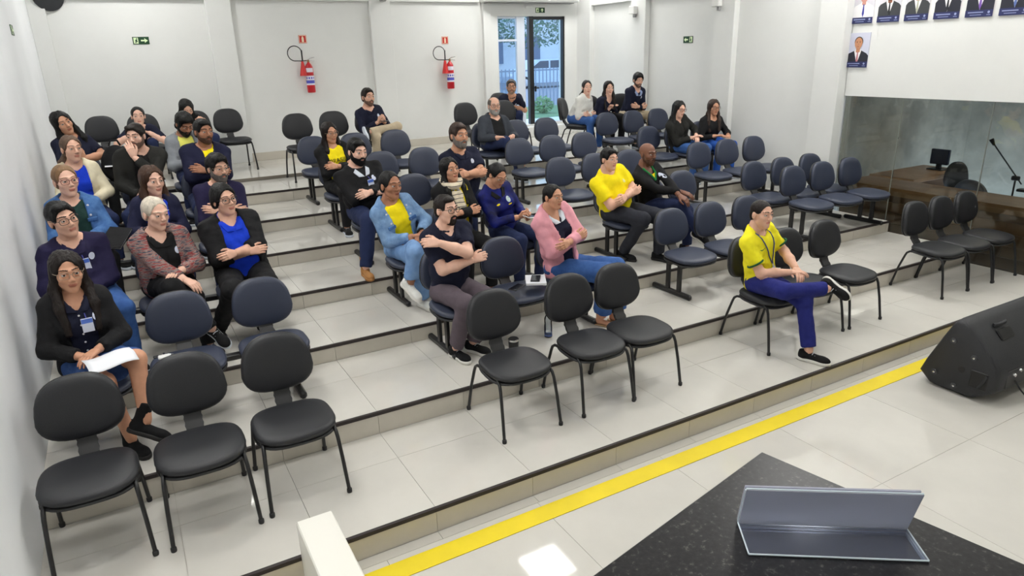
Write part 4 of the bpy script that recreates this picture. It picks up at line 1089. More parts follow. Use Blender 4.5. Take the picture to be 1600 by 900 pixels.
def person(label, head, seat, tread, yaw=0.0, hy=0.0, hp=0.0, hr=0.0, fem=False, tone=LIGHT, hair_s='short', hc=BK, beard_s=None, bc=None, glasses=None,
           w=1.0, fat=0.0, top=NAVY, sleeve='long', jacket=None, jopen=(.05, .07), neckv=.0, collar=None, bottom=DJEANS, arms='lap', legs='flat', shoe=('sneaker', BLACK, COLLARW),
           emblem=True, badge=False, arm_custom=None, leg_custom=None, hs=1.0, h=.013, grp='seated audience', skirt=False, hands=('relax', 'relax'), detail=None, jsleeve='long', facehand=None, lean=None, pel=None, inseam_cut=None, seat_h=.390, legw=1.0):
    head = npv(head); base = npv((seat[0], seat[1], tread))
    e = empty('person', tuple(float(v) for v in base)); tag(e, label, 'person', grp)
    def part(name, V_, Q, mats, mi=None, par=None):
        me = quad_mesh(name, V_-base, Q, mats, mi); return link(name, me, par or e)
    F_ = npv((math.sin(yaw), -math.cos(yaw), 0)); Lf = npv((math.cos(yaw), math.sin(yaw), 0)); Uz = npv((0, 0, 1))
    # head frame
    ya = yaw+hy; Fh = npv((math.sin(ya)*math.cos(hp), -math.cos(ya)*math.cos(hp), math.sin(hp))); Lh = npv((math.cos(ya), math.sin(ya), 0)); Uh = np.cross(Fh, Lh)*-1.0
    Uh = np.cross(Lh, Fh); Uh = Uh if Uh[2] > 0 else -Uh
    Lh2 = Lh*math.cos(hr)+Uh*math.sin(hr); Uh2 = Uh*math.cos(hr)-Lh*math.sin(hr); Lh, Uh = Lh2, Uh2
    RH = np.stack([Lh, -Fh, Uh], 1)
    def hx(V_): return head+(V_*hs)@RH.T
    # skeleton
    w = w*.93; NB = hx(np.array([(0, .036, -.150)]))[0]
    Sc = head-Uh*(.105*hs)-Uz*(.050*hs)-F_*-.0-F_*.030 if lean is None else npv(lean)
    P_ = npv((seat[0], seat[1]+.085, tread+seat_h+.085*w)) if pel is None else npv(pel)
    P_ = P_+Lf*0; U_ = Sc-P_; tl = float(np.linalg.norm(U_)); U_ = U_/tl
    L_ = Lf-U_*float(Lf@U_); L_ /= np.linalg.norm(L_); F2 = np.cross(L_, U_)
    RT = np.stack([L_, -F2, U_], 1)
    sw = (.136 if fem else .158)*w
    def T(l_, f_, u_): return Sc+L_*l_+F2*f_+U_*u_
    sh = {1: T(sw, 0, -.040), -1: T(-sw, 0, -.040)}
    ua, fa = (.250, .222) if not fem else (.236, .210)
    W_ = {}; pole = {}
    dors = {}; hpose = {1: hands[0], -1: hands[1]}
    fatf = fat*.9
    for s in (1, -1):
        pole[s] = L_*s*.75-U_*.75-F2*.15
        if arms == 'crossed':
            ov = (s == 1); W_[s] = T(-s*(.060 if ov else .035), (.215 if ov else .185)+fatf, (-.180 if ov else -.210)*min(1, tl/.40)); dors[s] = F2*.9+U_*.3; hpose[s] = 'wrap'
            pole[s] = L_*s*.9-U_*.8+F2*.1
        elif arms == 'lap': W_[s] = P_+F_*(.255+fatf)+Lf*s*.040+Uz*(.125+(.02 if s == 1 else 0)); dors[s] = Uz*.9-F_*.1+Lf*s*.2
        elif arms == 'thigh': W_[s] = P_+F_*(.29+fatf*.5)+Lf*s*.110+Uz*.115; dors[s] = Uz
        elif arms == 'phone': W_[s] = P_+F_*(.27+fatf)+Lf*s*.045+Uz*(.16); dors[s] = -Uz*.7+F_*.2+Lf*s*.5; hpose[s] = 'grip'; pole[s] = Lf*s*.6-Uz*.8-F_*.2
        elif arms == 'knees': W_[s] = P_+F_*.36+Lf*s*.10+Uz*.10; dors[s] = Uz; pole[s] = Lf*s*.8-F_*.5
    hdir = {1: None, -1: None}
    for s, (wp, dv, pv, hd) in (arm_custom or {}).items():
        W_[s] = T(s*wp[0], wp[1], wp[2])
        if dv is not None: dors[s] = L_*dv[0]+F2*dv[1]+U_*dv[2]
        if pv is not None: pole[s] = L_*s*pv[0]+F2*pv[1]+U_*pv[2]
        if hd is not None: hdir[s] = L_*hd[0]+F2*hd[1]+U_*hd[2]
    El = {}
    for s in (1, -1): El[s], W_[s] = ik(sh[s], W_[s], ua, fa, pole[s])
    hip = {s: P_+Lf*s*.088*w-Uz*.005 for s in (1, -1)}
    K_, A_, toe = {}, {}, {}
    spread = .035 if fem else .06
    for s in (1, -1):
        K_[s] = hip[s]+F_*.385+Lf*s*spread; K_[s][2] = tread+seat_h+.062
        A_[s] = K_[s]-F_*.02+Lf*s*.0; A_[s][2] = tread+.085; toe[s] = F_+Lf*s*.25
    def flow(x, y, z): return P_+F_*y+Lf*x+Uz*z
    if legs in ('overR', 'overL'):
        s = -1 if legs == 'overR' else 1
        K_[s] = hip[s]+F_*.37-Lf*s*.05; K_[s][2] = tread+seat_h+.15
        A_[s] = K_[s]+F_*.16-Lf*s*.16; A_[s][2] = tread+.24; toe[s] = F_*.9-Lf*s*.35-Uz*.55
        K_[-s] = K_[-s]-Lf*(-s)*.05
    elif legs in ('fourR', 'fourL'):
        s = -1 if legs == 'fourR' else 1
        K_[s] = hip[s]+F_*.33+Lf*s*.12; K_[s][2] = tread+seat_h+.17
        A_[s] = K_[-s]-Lf*s*(-.02)+F_*.02; A_[s] = K_[-s]+Lf*(-s)*.07-F_*.01; A_[s][2] = tread+seat_h+.14; toe[s] = F_*.75-Lf*s*.1-Uz*.55
    elif legs == 'back':
        for s in (1, -1): A_[s] = A_[s]-F_*-.0-F_*.14
    for s, (kp, ap, tv) in (leg_custom or {}).items():
        K_[s] = npv(kp); A_[s] = npv(ap); toe[s] = npv(tv)
    # ---- skin: torso, limbs (one surface), plus head and hands in the same mesh
    lo = np.min([P_, Sc, head, *W_.values(), *K_.values(), *A_.values(), *El.values()], 0)-.24; hi = np.max([P_, Sc, head, *W_.values(), *K_.values(), *A_.values(), *El.values()], 0)+.24
    def torso(f, i, lowcut=0.0, chest=True):
        f.add(el(P_+U_*.0, ((.158+.0*fat)*w+i, .118*w+i+fat*.4, .105+i), RT), .05)
        f.add(el(P_+U_*tl*.36+F2*fat*.45, (.140*w+i+fat*.55, .108*w+i+fat*.75, .14+i), RT), .06)
        f.add(el(P_+U_*tl*.72+F2*.004, (.146*w+i, .106*w+i+fat*.2, .135+i), RT), .06)
        if fem:
            for s in (1, -1): f.add(el(P_+U_*tl*.66+F2*(.075+fat*.4)+L_*s*.062, (.054+i*.8, .050+i*.8, .054+i*.8), RT), .04)
        f.add(rc(sh[1]-L_*.02, sh[-1]+L_*.02, .047+i, .047+i), .05)
        for s in (1, -1): f.add(rc(T(s*.03, -.020, .030), T(s*sw*.85, -.008, -.034), .036+i, .042+i), .035)
    fb = Field(lo, hi, .019)
    torso(fb, -.004)
    fb.add(rc(T(0, -.005, -.02), T(0, .0, .07), .050, .046), .03)
    for s in (1, -1):
        fb.add(rc(sh[s], El[s], .046*w, .038*w), .03); fb.add(rc(El[s], W_[s], .039*w, .027), .02)
        fb.add(rc(hip[s], K_[s], .078*w, .055), .03); fb.add(rc(K_[s], A_[s], .052, .033), .02)
    bV, bQ = fb.mesh()
    Vs, Qs, Ms = [bV], [bQ], [np.zeros(len(bQ), int)]; n = len(bV)
    # finer arms where they are bare
    if sleeve != 'long' or jsleeve == 'short':
        fa_ = Field(np.min([*sh.values(), *El.values(), *W_.values()], 0)-.07, np.max([*sh.values(), *El.values(), *W_.values()], 0)+.07, .010)
        for s in (1, -1):
            t_ = Field(np.min([sh[s], El[s], W_[s]], 0)-.07, np.max([sh[s], El[s], W_[s]], 0)+.07, .010)
            t_.add(rc(sh[s], El[s], .047*w, .039*w), 0); t_.add(rc(El[s], El[s]*.55+W_[s]*.45, .040*w, .041*w), .02); t_.add(rc(El[s]*.55+W_[s]*.45, W_[s], .041*w, .0265), .02)
            v, q = t_.mesh(); Vs.append(v); Qs.append(q+n); Ms.append(np.zeros(len(q), int)); n += len(v)
    hv, hq, hm = HEADP[fem]
    Vs.append(hx(hv)); Qs.append(hq+n); Ms.append(hm); n += len(hv)
    for s in (1, -1):
        d = (hdir[s] if hdir[s] is not None else W_[s]-El[s]); d = d/np.linalg.norm(d)
        zz = dors[s]-d*float(dors[s]@d); zz /= max(np.linalg.norm(zz), 1e-6); yy = np.cross(zz, d)
        v, q = HANDS[hpose[s]]; v = v.copy()
        # thumb side: +Y of the hand; palms face inwards/down -> mirror for the other hand
        mir = 1 if s == -1 else -1
        v = v*np.array((1, mir, 1)); q2 = q if mir == 1 else q[:, ::-1]
        R3 = np.stack([d, yy, zz], 1); v = W_[s]+d*.010+(v*(.90 if not fem else .84))@R3.T
        Vs.append(v); Qs.append(q2+n); Ms.append(np.zeros(len(q), int)); n += len(v)
    body = part('body', np.concatenate(Vs), np.concatenate(Qs), skin_mats(tone)+[hairm(bc or hc)], np.concatenate(Ms))
    # ---- clothing
    def sleeves(f, i, kind, wr=.03):
        for s in (1, -1):
            if kind == 'long':
                dd = (W_[s]-El[s])/np.linalg.norm(W_[s]-El[s])
                f.add(rc(sh[s], El[s], .048*w+i, .041*w+i), .03); f.add(rc(El[s], W_[s], .042*w+i, .031+i, cut=(W_[s]-dd*wr, dd)), .02)
            elif kind == 'three':
                dd = (W_[s]-El[s])/np.linalg.norm(W_[s]-El[s]); f.add(rc(sh[s], El[s], .050*w+i, .046*w+i), .03); f.add(rc(El[s], W_[s], .047*w+i, .040+i, cut=(El[s]+dd*fa*.45, dd)), .02)
            elif kind == 'short':
                dd = (El[s]-sh[s])/np.linalg.norm(El[s]-sh[s]); f.add(rc(sh[s], El[s], .052*w+i, .056*w+i, cut=(sh[s]+dd*ua*.72, dd)), .03)
    def neckhole(f, r, v):
        f.sub(rc(NB-Uz*.030, NB+Uz*.10+F_*.03, r, r+.03), .012)
        if v > 0:
            f.sub((lambda X, Y, Z, o=Sc: np.maximum(np.abs((X-o[0])*L_[0]+(Y-o[1])*L_[1]+(Z-o[2])*L_[2])-np.maximum(0, .05+((X-o[0])*U_[0]+(Y-o[1])*U_[1]+(Z-o[2])*U_[2])*(.05/v)), -((X-o[0])*F2[0]+(Y-o[1])*F2[1]+(Z-o[2])*F2[2])+.04), Sc-.22, Sc+.22), .010)
    def collar_ring(f, r, tilt, rr, off=0.0):
        pts = []; Fd = F_*math.cos(tilt)-Uz*math.sin(tilt); ce = NB-Uz*(.012-off)
        for k in range(13):
            a = 2*PI*k/12; pts.append(ce+Lf*r*math.sin(a)+Fd*r*math.cos(a)*1.05)
        for p, q in zip(pts[:-1], pts[1:]): f.add(rc(p, q, rr, rr), .006)
        return pts[0]
    lo2 = np.min([P_, Sc, *[W_[s] for s in W_], *El.values(), *sh.values()], 0)-.20-fat; hi2 = np.max([P_, Sc, *[W_[s] for s in W_], *El.values(), *sh.values()], 0)+.16+fat
    sd = len(PEOPLE)
    ft = Field(lo2, hi2, h)
    torso(ft, .008)
    if jacket is None: sleeves(ft, .006, sleeve)
    else:
        for s in (1, -1): ft.add(rc(sh[s], sh[s]*.5+El[s]*.5, .046, .040), .02)
    ft.warp(.005, 34, sd)
    ft.sub(halfspace(P_-U_*.055, U_, *BIG), .01)
    neckhole(ft, (.047 if fem else .055)*hs/.93, neckv*.6)
    tv, tq = ft.mesh(); tv = relax(tv, tq, 4); to = part('shirt', tv, tq, [top])
    if collar is not None:
        fc = Field(NB-.13, NB+.13, .0065); collar_ring(fc, (.050 if fem else .058)*hs, .45, .0100, .018)
        cv, cq = fc.mesh(); co = part('collar', cv, cq, [collar], par=to)
        for s in (1, -1):
            g3 = G(); n3 = 6
            cs = [(.006, -.062), (.052, -.058), (.078, -.012), (.052, .012)]
            for lay_ in (.010, .002):
                for a3 in range(n3+1):
                    for b3 in range(n3+1):
                        p3, q3 = a3/n3, b3/n3
                        l3 = (cs[0][0]*(1-p3)+cs[1][0]*p3)*(1-q3)+(cs[3][0]*(1-p3)+cs[2][0]*p3)*q3; u3 = (cs[0][1]*(1-p3)+cs[1][1]*p3)*(1-q3)+(cs[3][1]*(1-p3)+cs[2][1]*p3)*q3
                        g3.v.append(Vector(ft.surf(Sc+L_*s*l3+U_*u3, F2)-base+F2*lay_+U_*lay_*.6))
            m3 = (n3+1)**2
            for a3 in range(n3):
                for b3 in range(n3):
                    k3 = a3*(n3+1)+b3; g3.f.append([k3, k3+1, k3+n3+2, k3+n3+1]); g3.f.append([m3+k3, m3+k3+n3+1, m3+k3+n3+2, m3+k3+1])
            rim = [a3*(n3+1) for a3 in range(n3+1)]+[n3*(n3+1)+b3 for b3 in range(1, n3+1)]+[a3*(n3+1)+n3 for a3 in range(n3-1, -1, -1)]+[b3 for b3 in range(n3-1, 0, -1)]
            for k3 in range(len(rim)):
                i3, j3 = rim[k3], rim[(k3+1) % len(rim)]; g3.f.append([i3, j3, m3+j3, m3+i3])
            g3.build('collar_flap', collar, co, 60)
    fj = None
    if jacket is not None:
        fj = Field(lo2-.02, hi2+.02, h); torso(fj, .020); sleeves(fj, .010, jsleeve)
        collar_ring(fj, .072, .75, .016); fj.warp(.006, 30, sd+9)
        fj.sub(halfspace(P_-U_*.075, U_, *BIG), .01); neckhole(fj, (.056 if fem else .062), 0)
        wb_, wt_ = jopen; o = P_
        def opn(X, Y, Z):
            l_ = (X-o[0])*L_[0]+(Y-o[1])*L_[1]+(Z-o[2])*L_[2]; f_ = (X-o[0])*F2[0]+(Y-o[1])*F2[1]+(Z-o[2])*F2[2]; u_ = (X-o[0])*U_[0]+(Y-o[1])*U_[1]+(Z-o[2])*U_[2]
            t_ = np.clip(u_/tl, 0, 1.2); return np.maximum(np.abs(l_)-(wb_+(wt_-wb_)*(np.sin(t_*1.45) if wb_ > .02 else t_**5)), np.maximum(-f_+.045, 0*l_-1))
        tmp = fj.A.copy(); fj.sub((opn, lo2-.02, hi2+.02), .006)
        # folded arms and sleeves stay whole in front of the opening
        fs = Field(lo2-.02, hi2+.02, h); sleeves(fs, .010, jsleeve); fj.A = np.minimum(fj.A, fs.A)
        jv, jq = fj.mesh(); jv = relax(jv, jq, 4); part('jacket', jv, jq, [jacket])
    # ---- trousers or skirt
    lo3 = np.min([P_, *K_.values(), *A_.values()], 0)-.22; hi3 = np.max([P_, *K_.values(), *A_.values()], 0)+.22
    fp = Field(lo3, hi3, max(h, .014)); fp.add(el(P_-Uz*.01, (.156*w, .114*w+fat*.38, .098), RT), .04)
    for s in (1, -1):
        fp.add(rc(hip[s], K_[s], .082*w+.006, (.062*w+.004)*legw), .03)
        if not skirt:
            dd = (A_[s]-K_[s])/np.linalg.norm(A_[s]-K_[s]); ct_ = A_[s]-dd*(inseam_cut or .0)
            fl2 = .052 if inseam_cut is None else .062
            fp.add(rc(K_[s], A_[s], .062*w*legw, fl2*min(w, 1.1)*legw, cut=(ct_, dd)), .025)
    if skirt:
        fp.add(rc((hip[1]+hip[-1])/2, (K_[1]+K_[-1])/2, .10, .075), .04); kc = (K_[1]+K_[-1])/2-F_*.07; fp.sub(halfspace(kc, -F_, *BIG), .01)
    fp.warp(.004, 28, sd+31)
    if legs.startswith('four') or legs.startswith('over') or leg_custom: pass
    pv, pq = fp.mesh(); pv = relax(pv, pq, 4); part('skirt' if skirt else 'trousers', pv, pq, [bottom])
    # ---- shoes
    kd, sm, solem = shoe
    if kd not in SHOES: SHOES[kd] = shoe_fields(kd)
    (uV, uQ), (sV, sQ) = SHOES[kd]
    for s in (1, -1):
        t_ = toe[s]/np.linalg.norm(toe[s]); shin = (K_[s]-A_[s])/np.linalg.norm(K_[s]-A_[s])
        up_ = Uz if abs(float(t_@Uz)) < .25 and A_[s][2]-tread < .15 else shin
        z_ = up_-t_*float(up_@t_); z_ /= np.linalg.norm(z_); x_ = np.cross(-t_, z_)
        R4 = np.stack([x_, -t_, z_], 1); org = A_[s]-z_*.085*1.0
        if A_[s][2]-tread < .15: org[2] = tread+.001
        so = part('shoe', org+(uV*.92)@R4.T, uQ, [sm]); part('sole', org+(sV*.92)@R4.T, sQ, [solem], par=so)
        if kd == 'sneaker':
            gl = G()
            for k in range(4):
                yy, zz = -.012-.022*k, .083-.0065*k
                gl.tube([Vector(org+(npv((x, yy, zz-abs(x)*.28))*.92)@R4.T-base) for x in (-.021, 0, .021)], .0032, 5)
            gl.build('laces', COLLARW if solem.name == 'sole_white' else solem, so)
    # ---- hair, beard, glasses
    if hair_s:
        v, q = hair(hair_s); part('hair', hx(v), q, [hairm(hc)])
    if beard_s:
        v, q = beard(beard_s); bcol = bc or hc
        if beard_s == 'trim': bcol = tuple(int(a_*.55+b_*.45) for a_, b_ in zip(bcol, tone))
        part('beard', hx(v), q, [hairm(bcol)])
    if glasses:
        g_ = G(); gm_ = M('frame_%s' % glasses, dict(black=(22, 20, 24), brown=(74, 44, 34), metal=(150, 130, 110), red=(110, 40, 44))[glasses], .35)
        for s in (1, -1):
            pts = []
            for k in range(16):
                a = 2*PI*k/16; c_, s2 = math.cos(a), math.sin(a)
                pts.append(hx(np.array([(s*.033+.026*math.copysign(abs(c_)**.7, c_), -.101+.012*abs((s*.033+.026*c_)/.06)**2, .007+.019*math.copysign(abs(s2)**.7, s2))]))[0])
            g_.tube([Vector(p-base) for p in pts], .0021 if glasses != 'metal' else .0015, 6, closed=True)
            g_.tube([Vector(hx(np.array([p]))[0]-base) for p in ((s*.058, -.090, .014), (s*.074, -.05, .014), (s*.079, .01, .012))], .0019, 6)
        g_.tube([Vector(hx(np.array([p]))[0]-base) for p in ((-.008, -.101, .011), (0, -.105, .013), (.008, -.101, .011))], .0019, 6)
        g_.build('glasses', gm_, e, 60)
    # ---- emblem, badge
    fld = fj if fj is not None else ft
    def on_chest(l_, u_, f=None):
        f = f or fld; o = Sc+L_*l_+U_*u_; return f.surf(o, F2)
    def patch(name, l_, u_, rx, ry, mat, f=None, lift=.001):
        c = on_chest(l_, u_, f); R_ = Matrix((L_, U_, F2)).transposed()
        g2 = G(); n_ = 16
        g2.v.append(Vector(c-base)+Vector(F2)*(lift+.002))
        for k in range(n_):
            a = 2*PI*k/n_; p = on_chest(l_+rx*math.cos(a), u_+ry*math.sin(a), f); g2.v.append(Vector(p-base)+Vector(F2)*lift)
        for k in range(n_): g2.f.append([0, 1+k, 1+(k+1) % n_])
        o_ = g2.build(name, mat, to); return o_
    if emblem: patch('emblem', .082, -.095, .019, .024, EMB, ft if jacket is None else ft)
    if badge:
        c = on_chest(.03, -.135, ft)+F2*.008; R_ = Matrix((L_, F2, U_)).transposed()
        bd = G().box(Vector(c-base), (.058, .004, .085), .001, rot=R_).build('badge', M('badge_white', (216, 222, 240), .4), to)
        G().box(Vector(c-base+U_*.025+F2*.0026), (.056, .001, .026), rot=R_).build('badge_print', M('badge_blue', (84, 120, 214), .4), bd, None)
        G().tube([Vector(c-base+U_*.043), Vector(on_chest(.028, -.07, ft)-base+F2*.004)], .003, 6).build('badge_clip', M('badge_strap', (60, 64, 150), .5), bd)
    PEOPLE.append(label)
    info = dict(e=e, base=base, T=T, L=L_, F=F2, U=U_, P=P_, Ff=F_, Lf=Lf, W=W_, El=El, K=K_, A=A_, chest=on_chest, ft=ft, fj=fj, patch=patch, shirt=to, Sc=Sc, hx=hx)
    if detail: detail(info)
    return info
def sy(l): return SY[l-1]+.605
PINKC = cloth('pink', (226, 158, 170)); DENIMJ = cloth('denim_jacket', (54, 92, 148), (82, 122, 176), 16); DENIML = cloth('denim_pale', (96, 130, 174), (134, 166, 204), 16); YEL = cloth('yellow', (244, 222, 22)); YELJ = cloth('jersey_yellow', (240, 228, 40)); ROYAL = cloth('royal_blue', (22, 60, 200)); CREAM = cloth('cream', (222, 212, 184)); GREENT = cloth('dark_green', (30, 58, 54)); GREYH = cloth('grey_hoodie', (138, 142, 148)); GREYJ = cloth('grey_jacket', (58, 62, 70)); KHAKI = cloth('khaki', (196, 180, 154)); WHITES = cloth('white_sweater', (218, 218, 214)); TAUPE = cloth('taupe', (92, 82, 90)); OLIVE = cloth('olive_black', (36, 36, 34)); INDIGO = cloth('indigo', (34, 40, 112)); NAVYJ = cloth('navy_jacket', (30, 32, 58)); PLUM = cloth('plum_navy', (34, 30, 62)); DKBLUE = cloth('skirt_denim', (52, 82, 140), (66, 96, 154), 14)
KNIT = M('cloth_knit', (150, 84, 84), .95, vscale=9, bump=.8, bscale=60, rgb2=(58, 60, 78), stretch=(2, 2, 14), spec=.2)
KN = KNIT.node_tree.nodes
for nd in KN:
    if nd.type == 'VALTORGB':
        ee = nd.color_ramp.elements; x = ee.new(.5); x.color = lin((176, 158, 150)); x = ee.new(.58); x.color = lin((166, 70, 72)); x = ee.new(.42); x.color = lin((96, 92, 104))
SPORT = M('cloth_sport', (22, 34, 130), .7, vscale=7, bump=.3, bscale=30, rgb2=(12, 14, 34), spec=.3)
TANB = M('tan_suede', (176, 124, 70), .8, var=.1); BLKS = cloth('shoe_black', (22, 22, 24)); WHTS = cloth('shoe_white', (226, 226, 222)); SOLEW = M('sole_white', (222, 220, 214), .6); SOLEB = M('sole_black', (24, 22, 22), .7)
SNB = ('sneaker', BLKS, SOLEW); SNK = ('sneaker', BLKS, SOLEB)
def lanyard(i, mat, drop=-.26):
    for s in (1, -1):
        pts = []
        for u_ in np.linspace(.02, drop, 8):
            l_ = s*.070*max(0, 1-(u_-.02)/(drop-.02))**.8; pts.append(Vector(i['chest'](l_, float(u_), i['ft'])-i['base']+i['F']*.006))
        G().tube([Vector(i['T'](s*.062, -.02, .045)-i['base'])]+pts, .0045, 6).build('lanyard', mat, i['e'])
def chest_box(i, name, l_, u_, size, mat, par=None, lift=.004):
    c = i['chest'](l_, u_, i['ft'])+i['F']*lift; R_ = Matrix((i['L'], i['F'], i['U'])).transposed()
    return G().box(Vector(c-i['base']), size, .0008, rot=R_).build(name, mat, par or i['shirt'])
def buttons(i, mat):
    for k in range(5):
        c = i['chest'](0, -.08-.055*k, i['ft'])+i['F']*.002; G().lathe([(.0, 0), (.006, 0), (.005, .003), (.0, .003)], Vector(c-i['base']), 8, tuple(i['F'])).build('button', mat, i['shirt'])
WB = M('button_white', (226, 226, 232), .4)
def d_dbut(i):
    for s in (1, -1):
        for u_ in (-.10, -.03):
            c = i['fj'].surf(i['Sc']+i['L']*s*.095+i['U']*u_, i['F']); G().lathe([(.0, 0), (.009, 0), (.008, .004), (.0, .005)], Vector(c-i['base']), 10, tuple(i['F'])).build('button', WB, i['e'])
            R_ = Matrix((i['L'], i['F'], i['U'])).transposed()
        c = i['fj'].surf(i['Sc']+i['L']*s*.100+i['U']*-.135, i['F']); G().box(Vector(c-i['base']), (.070, .012, .030), .004, rot=R_).build('pocket_flap', DENIMJ, i['e'])

# ---------------- left block
def d_blazer(i):
    buttons(i, WB)
    c = i['chest'](0, -.36, i['ft'])+i['F']*.006
    R_ = Matrix((i['L'], i['F'], i['U'])).transposed(); G().box(Vector(c-i['base']), (.20, .006, .035), .001, rot=R_).build('belt', BLACK, i['e'])
    G().tube([Vector(c-i['base']+i['F']*.006+i['L']*.03*math.cos(a)+i['U']*.018*math.sin(a)) for a in [2*PI*k/14 for k in range(14)]], .004, 6, closed=True).build('belt_buckle', M('gold', (206, 170, 96), .25, metal=1), i['e'])
pb = person('woman in black blazer and denim skirt with papers on her lap', (-1.496, 1.518, 1.339), (-1.50, sy(2)), SZ[2], yaw=.12, hy=.10, hp=-.05, fem=True, tone=TAN, hair_s='longpart', hc=DB, glasses='metal', top=NAVY, collar=NAVY, neckv=.10, jacket=BLACK, jopen=(.055, .075), bottom=DKBLUE, skirt=True, arms='lap', badge=True, emblem=True, shoe=('boot', BLKS, SOLEB), detail=d_blazer,
       leg_custom={1: ((-1.25, 1.22, .86), (-1.265, 1.10, .53), (.8, -.45, -.35)), -1: ((-1.42, 1.17, .78), (-1.36, 1.22, .385), (.4, -.9, 0))})
person('man in dark navy shirt with badge and black glasses by left wall', (-1.530, 2.445, 1.468), (-1.48, sy(3)), SZ[3], hs=1.05, yaw=.12, hy=.34, hr=.18, tone=LIGHT, hair_s='short', hc=BK, glasses='black', w=1.1, fat=.05, top=PLUM, collar=PLUM, neckv=.05, bottom=JEANS, arms='thigh', badge=True, arm_custom={1: ((-.02, .235, -.30), (.2, .9, .2), None, (-.3, .5, -.8))})
person('white haired woman in multicoloured knit cardigan', (-.982, 2.425, 1.437), (-.985, sy(3)), SZ[3], yaw=.15, hy=.32, hp=-.14, fem=True, tone=FAIR, hair_s='tied', hc=WH, w=1.10, fat=.03, top=BLACK, collar=BLACK, neckv=.07, jacket=KNIT, jopen=(.085, .085), bottom=BLACK, arms='lap', legs='overR', arm_custom={-1: ((-.05, .36, -.24), (0, .2, 1), None, (.5, .8, -.4))})
person('woman in black cardigan over royal blue top with folded arms', (-.521, 2.465, 1.473), (-.47, sy(3)), SZ[3], yaw=.10, hy=.25, hp=.02, hr=.10, fem=True, tone=LIGHT, hair_s='wavy', hc=BK, glasses='black', w=1.24, fat=.06, top=ROYAL, collar=ROYAL, neckv=.06, jacket=BLACK, jsleeve='three', jopen=(.125, .080), bottom=BLACK, arms='crossed', emblem=False, shoe=SNB, leg_custom={1: ((-.36, 2.08, .90), (-.40, 2.35, .515), (.2, -1, 0)), -1: ((-.60, 2.06, .90), (-.70, 2.46, .515), (-.05, -1, 0))})
person('smiling woman in blue denim jacket with glasses by left wall', (-1.524, 3.383, 1.592), (-1.50, sy(4)), SZ[4], hs=1.06, yaw=.1, hy=.25, hr=.05, fem=True, tone=FAIR, hair_s='tied', hc=(128, 98, 70), glasses='red', w=1.08, fat=.03, top=GREENT, collar=None, neckv=.04, jacket=DENIMJ, jopen=(.075, .075), bottom=BLACK, arms='lap', emblem=False, detail=lambda i: d_dbut(i))
person('woman with long brown hair in navy jacket over blue shirt', (-.936, 3.363, 1.530), (-.97, sy(4)), SZ[4], hs=1.03, yaw=.1, hy=.30, hp=-.05, fem=True, tone=FAIR, hair_s='long', hc=BR, top=ROYAL, collar=ROYAL, neckv=.03, jacket=NAVYJ, jopen=(.075, .07), arms='lap', badge=True, emblem=False)
person('grey bearded man with glasses in navy jacket beside the brown haired woman', (-.430, 3.383, 1.579), (-.46, sy(4)), SZ[4], yaw=.1, hy=.28, hp=-.08, tone=LIGHT, hair_s='thick', hc=BK, beard_s='full', bc=GY, glasses='metal', w=1.08, top=PLUM, collar=PLUM, jacket=None, arms='crossed')
person('woman in cream jacket with long side ponytail by left wall', (-1.486, 4.306, 1.741), (-1.47, sy(5)), SZ[5], yaw=.15, hy=.25, fem=True, tone=LIGHT, hair_s='side', hc=(96, 76, 62), top=ROYAL, collar=None, neckv=.05, jacket=CREAM, jopen=(.075, .07), arms='lap', emblem=False, h=.016)
person('man in black jacket covering his mouth with his hand', (-.973, 4.266, 1.814), (-.975, sy(5)), SZ[5], hs=0.96, yaw=-.05, hy=-.38, hp=-.10, tone=FAIR, hair_s='short', hc=DB, beard_s='trim', w=1.1, top=BLACK, jacket=OLIVE, jopen=(.03, .06), arms='lap', emblem=False, h=.016, hands=('relax', 'relax'), arm_custom={1: ((-.045, .150, -.010), (.1, .9, .1), (.5, .6, -.9), (-.25, -.10, .95))})
person('man in navy jacket with yellow shirt showing at the neck', (-.400, 4.307, 1.807), (-.45, sy(5)), SZ[5], yaw=.1, hy=.25, hp=-.05, tone=BROWN, hair_s='short', hc=BK, beard_s='trim', w=1.15, fat=.02, top=YEL, neckv=.0, jacket=NAVYJ, jopen=(.010, .050), arms='crossed', emblem=False, h=.016)
person('woman with long dark hair leaning her head by the back left wall', (-1.557, 5.206, 1.904), (-1.47, sy(6)), SZ[6], yaw=.25, hy=.15, hr=.36, fem=True, tone=TAN, hair_s='long', hc=BK, top=NAVY, sleeve='short', neckv=.05, bottom=BLACK, arms='lap', h=.017, emblem=False, arm_custom={1: ((.02, .22, -.18), (0, .9, .2), (.9, .1, -.6), (-.4, .3, .7))})
person('bearded man in grey hoodie and pale yellow shirt looking down', (-.487, 5.166, 1.825), (-.48, sy(6)), SZ[6], yaw=.1, hy=.2, hp=-.55, tone=BROWN, hair_s='thick', hc=BK, beard_s='full', top=cloth('pale_yellow', (232, 228, 110)), neckv=.0, jacket=GREYH, jopen=(.065, .07), arms='phone', emblem=False, h=.017)
person('woman in navy polo shirt with tied hair leaning forward at the back', (-.848, 7.050, 1.815), (-.82, 7.32), SZ[8], seat_h=.425, yaw=-.1, hy=.1, fem=True, tone=FAIR, hair_s='bun', hc=BK, top=NAVY, sleeve='short', collar=NAVY, neckv=.05, arms='knees', h=.018)
person('woman in black with long dark hair bowing her head at the back', (-.275, 7.200, 1.866), (-.16, 7.36), SZ[8], seat_h=.425, yaw=.1, hy=.1, hp=-.5, fem=True, tone=LIGHT, hair_s='long', hc=BK, top=BLACK, neckv=.04, arms='phone', emblem=False, h=.018)
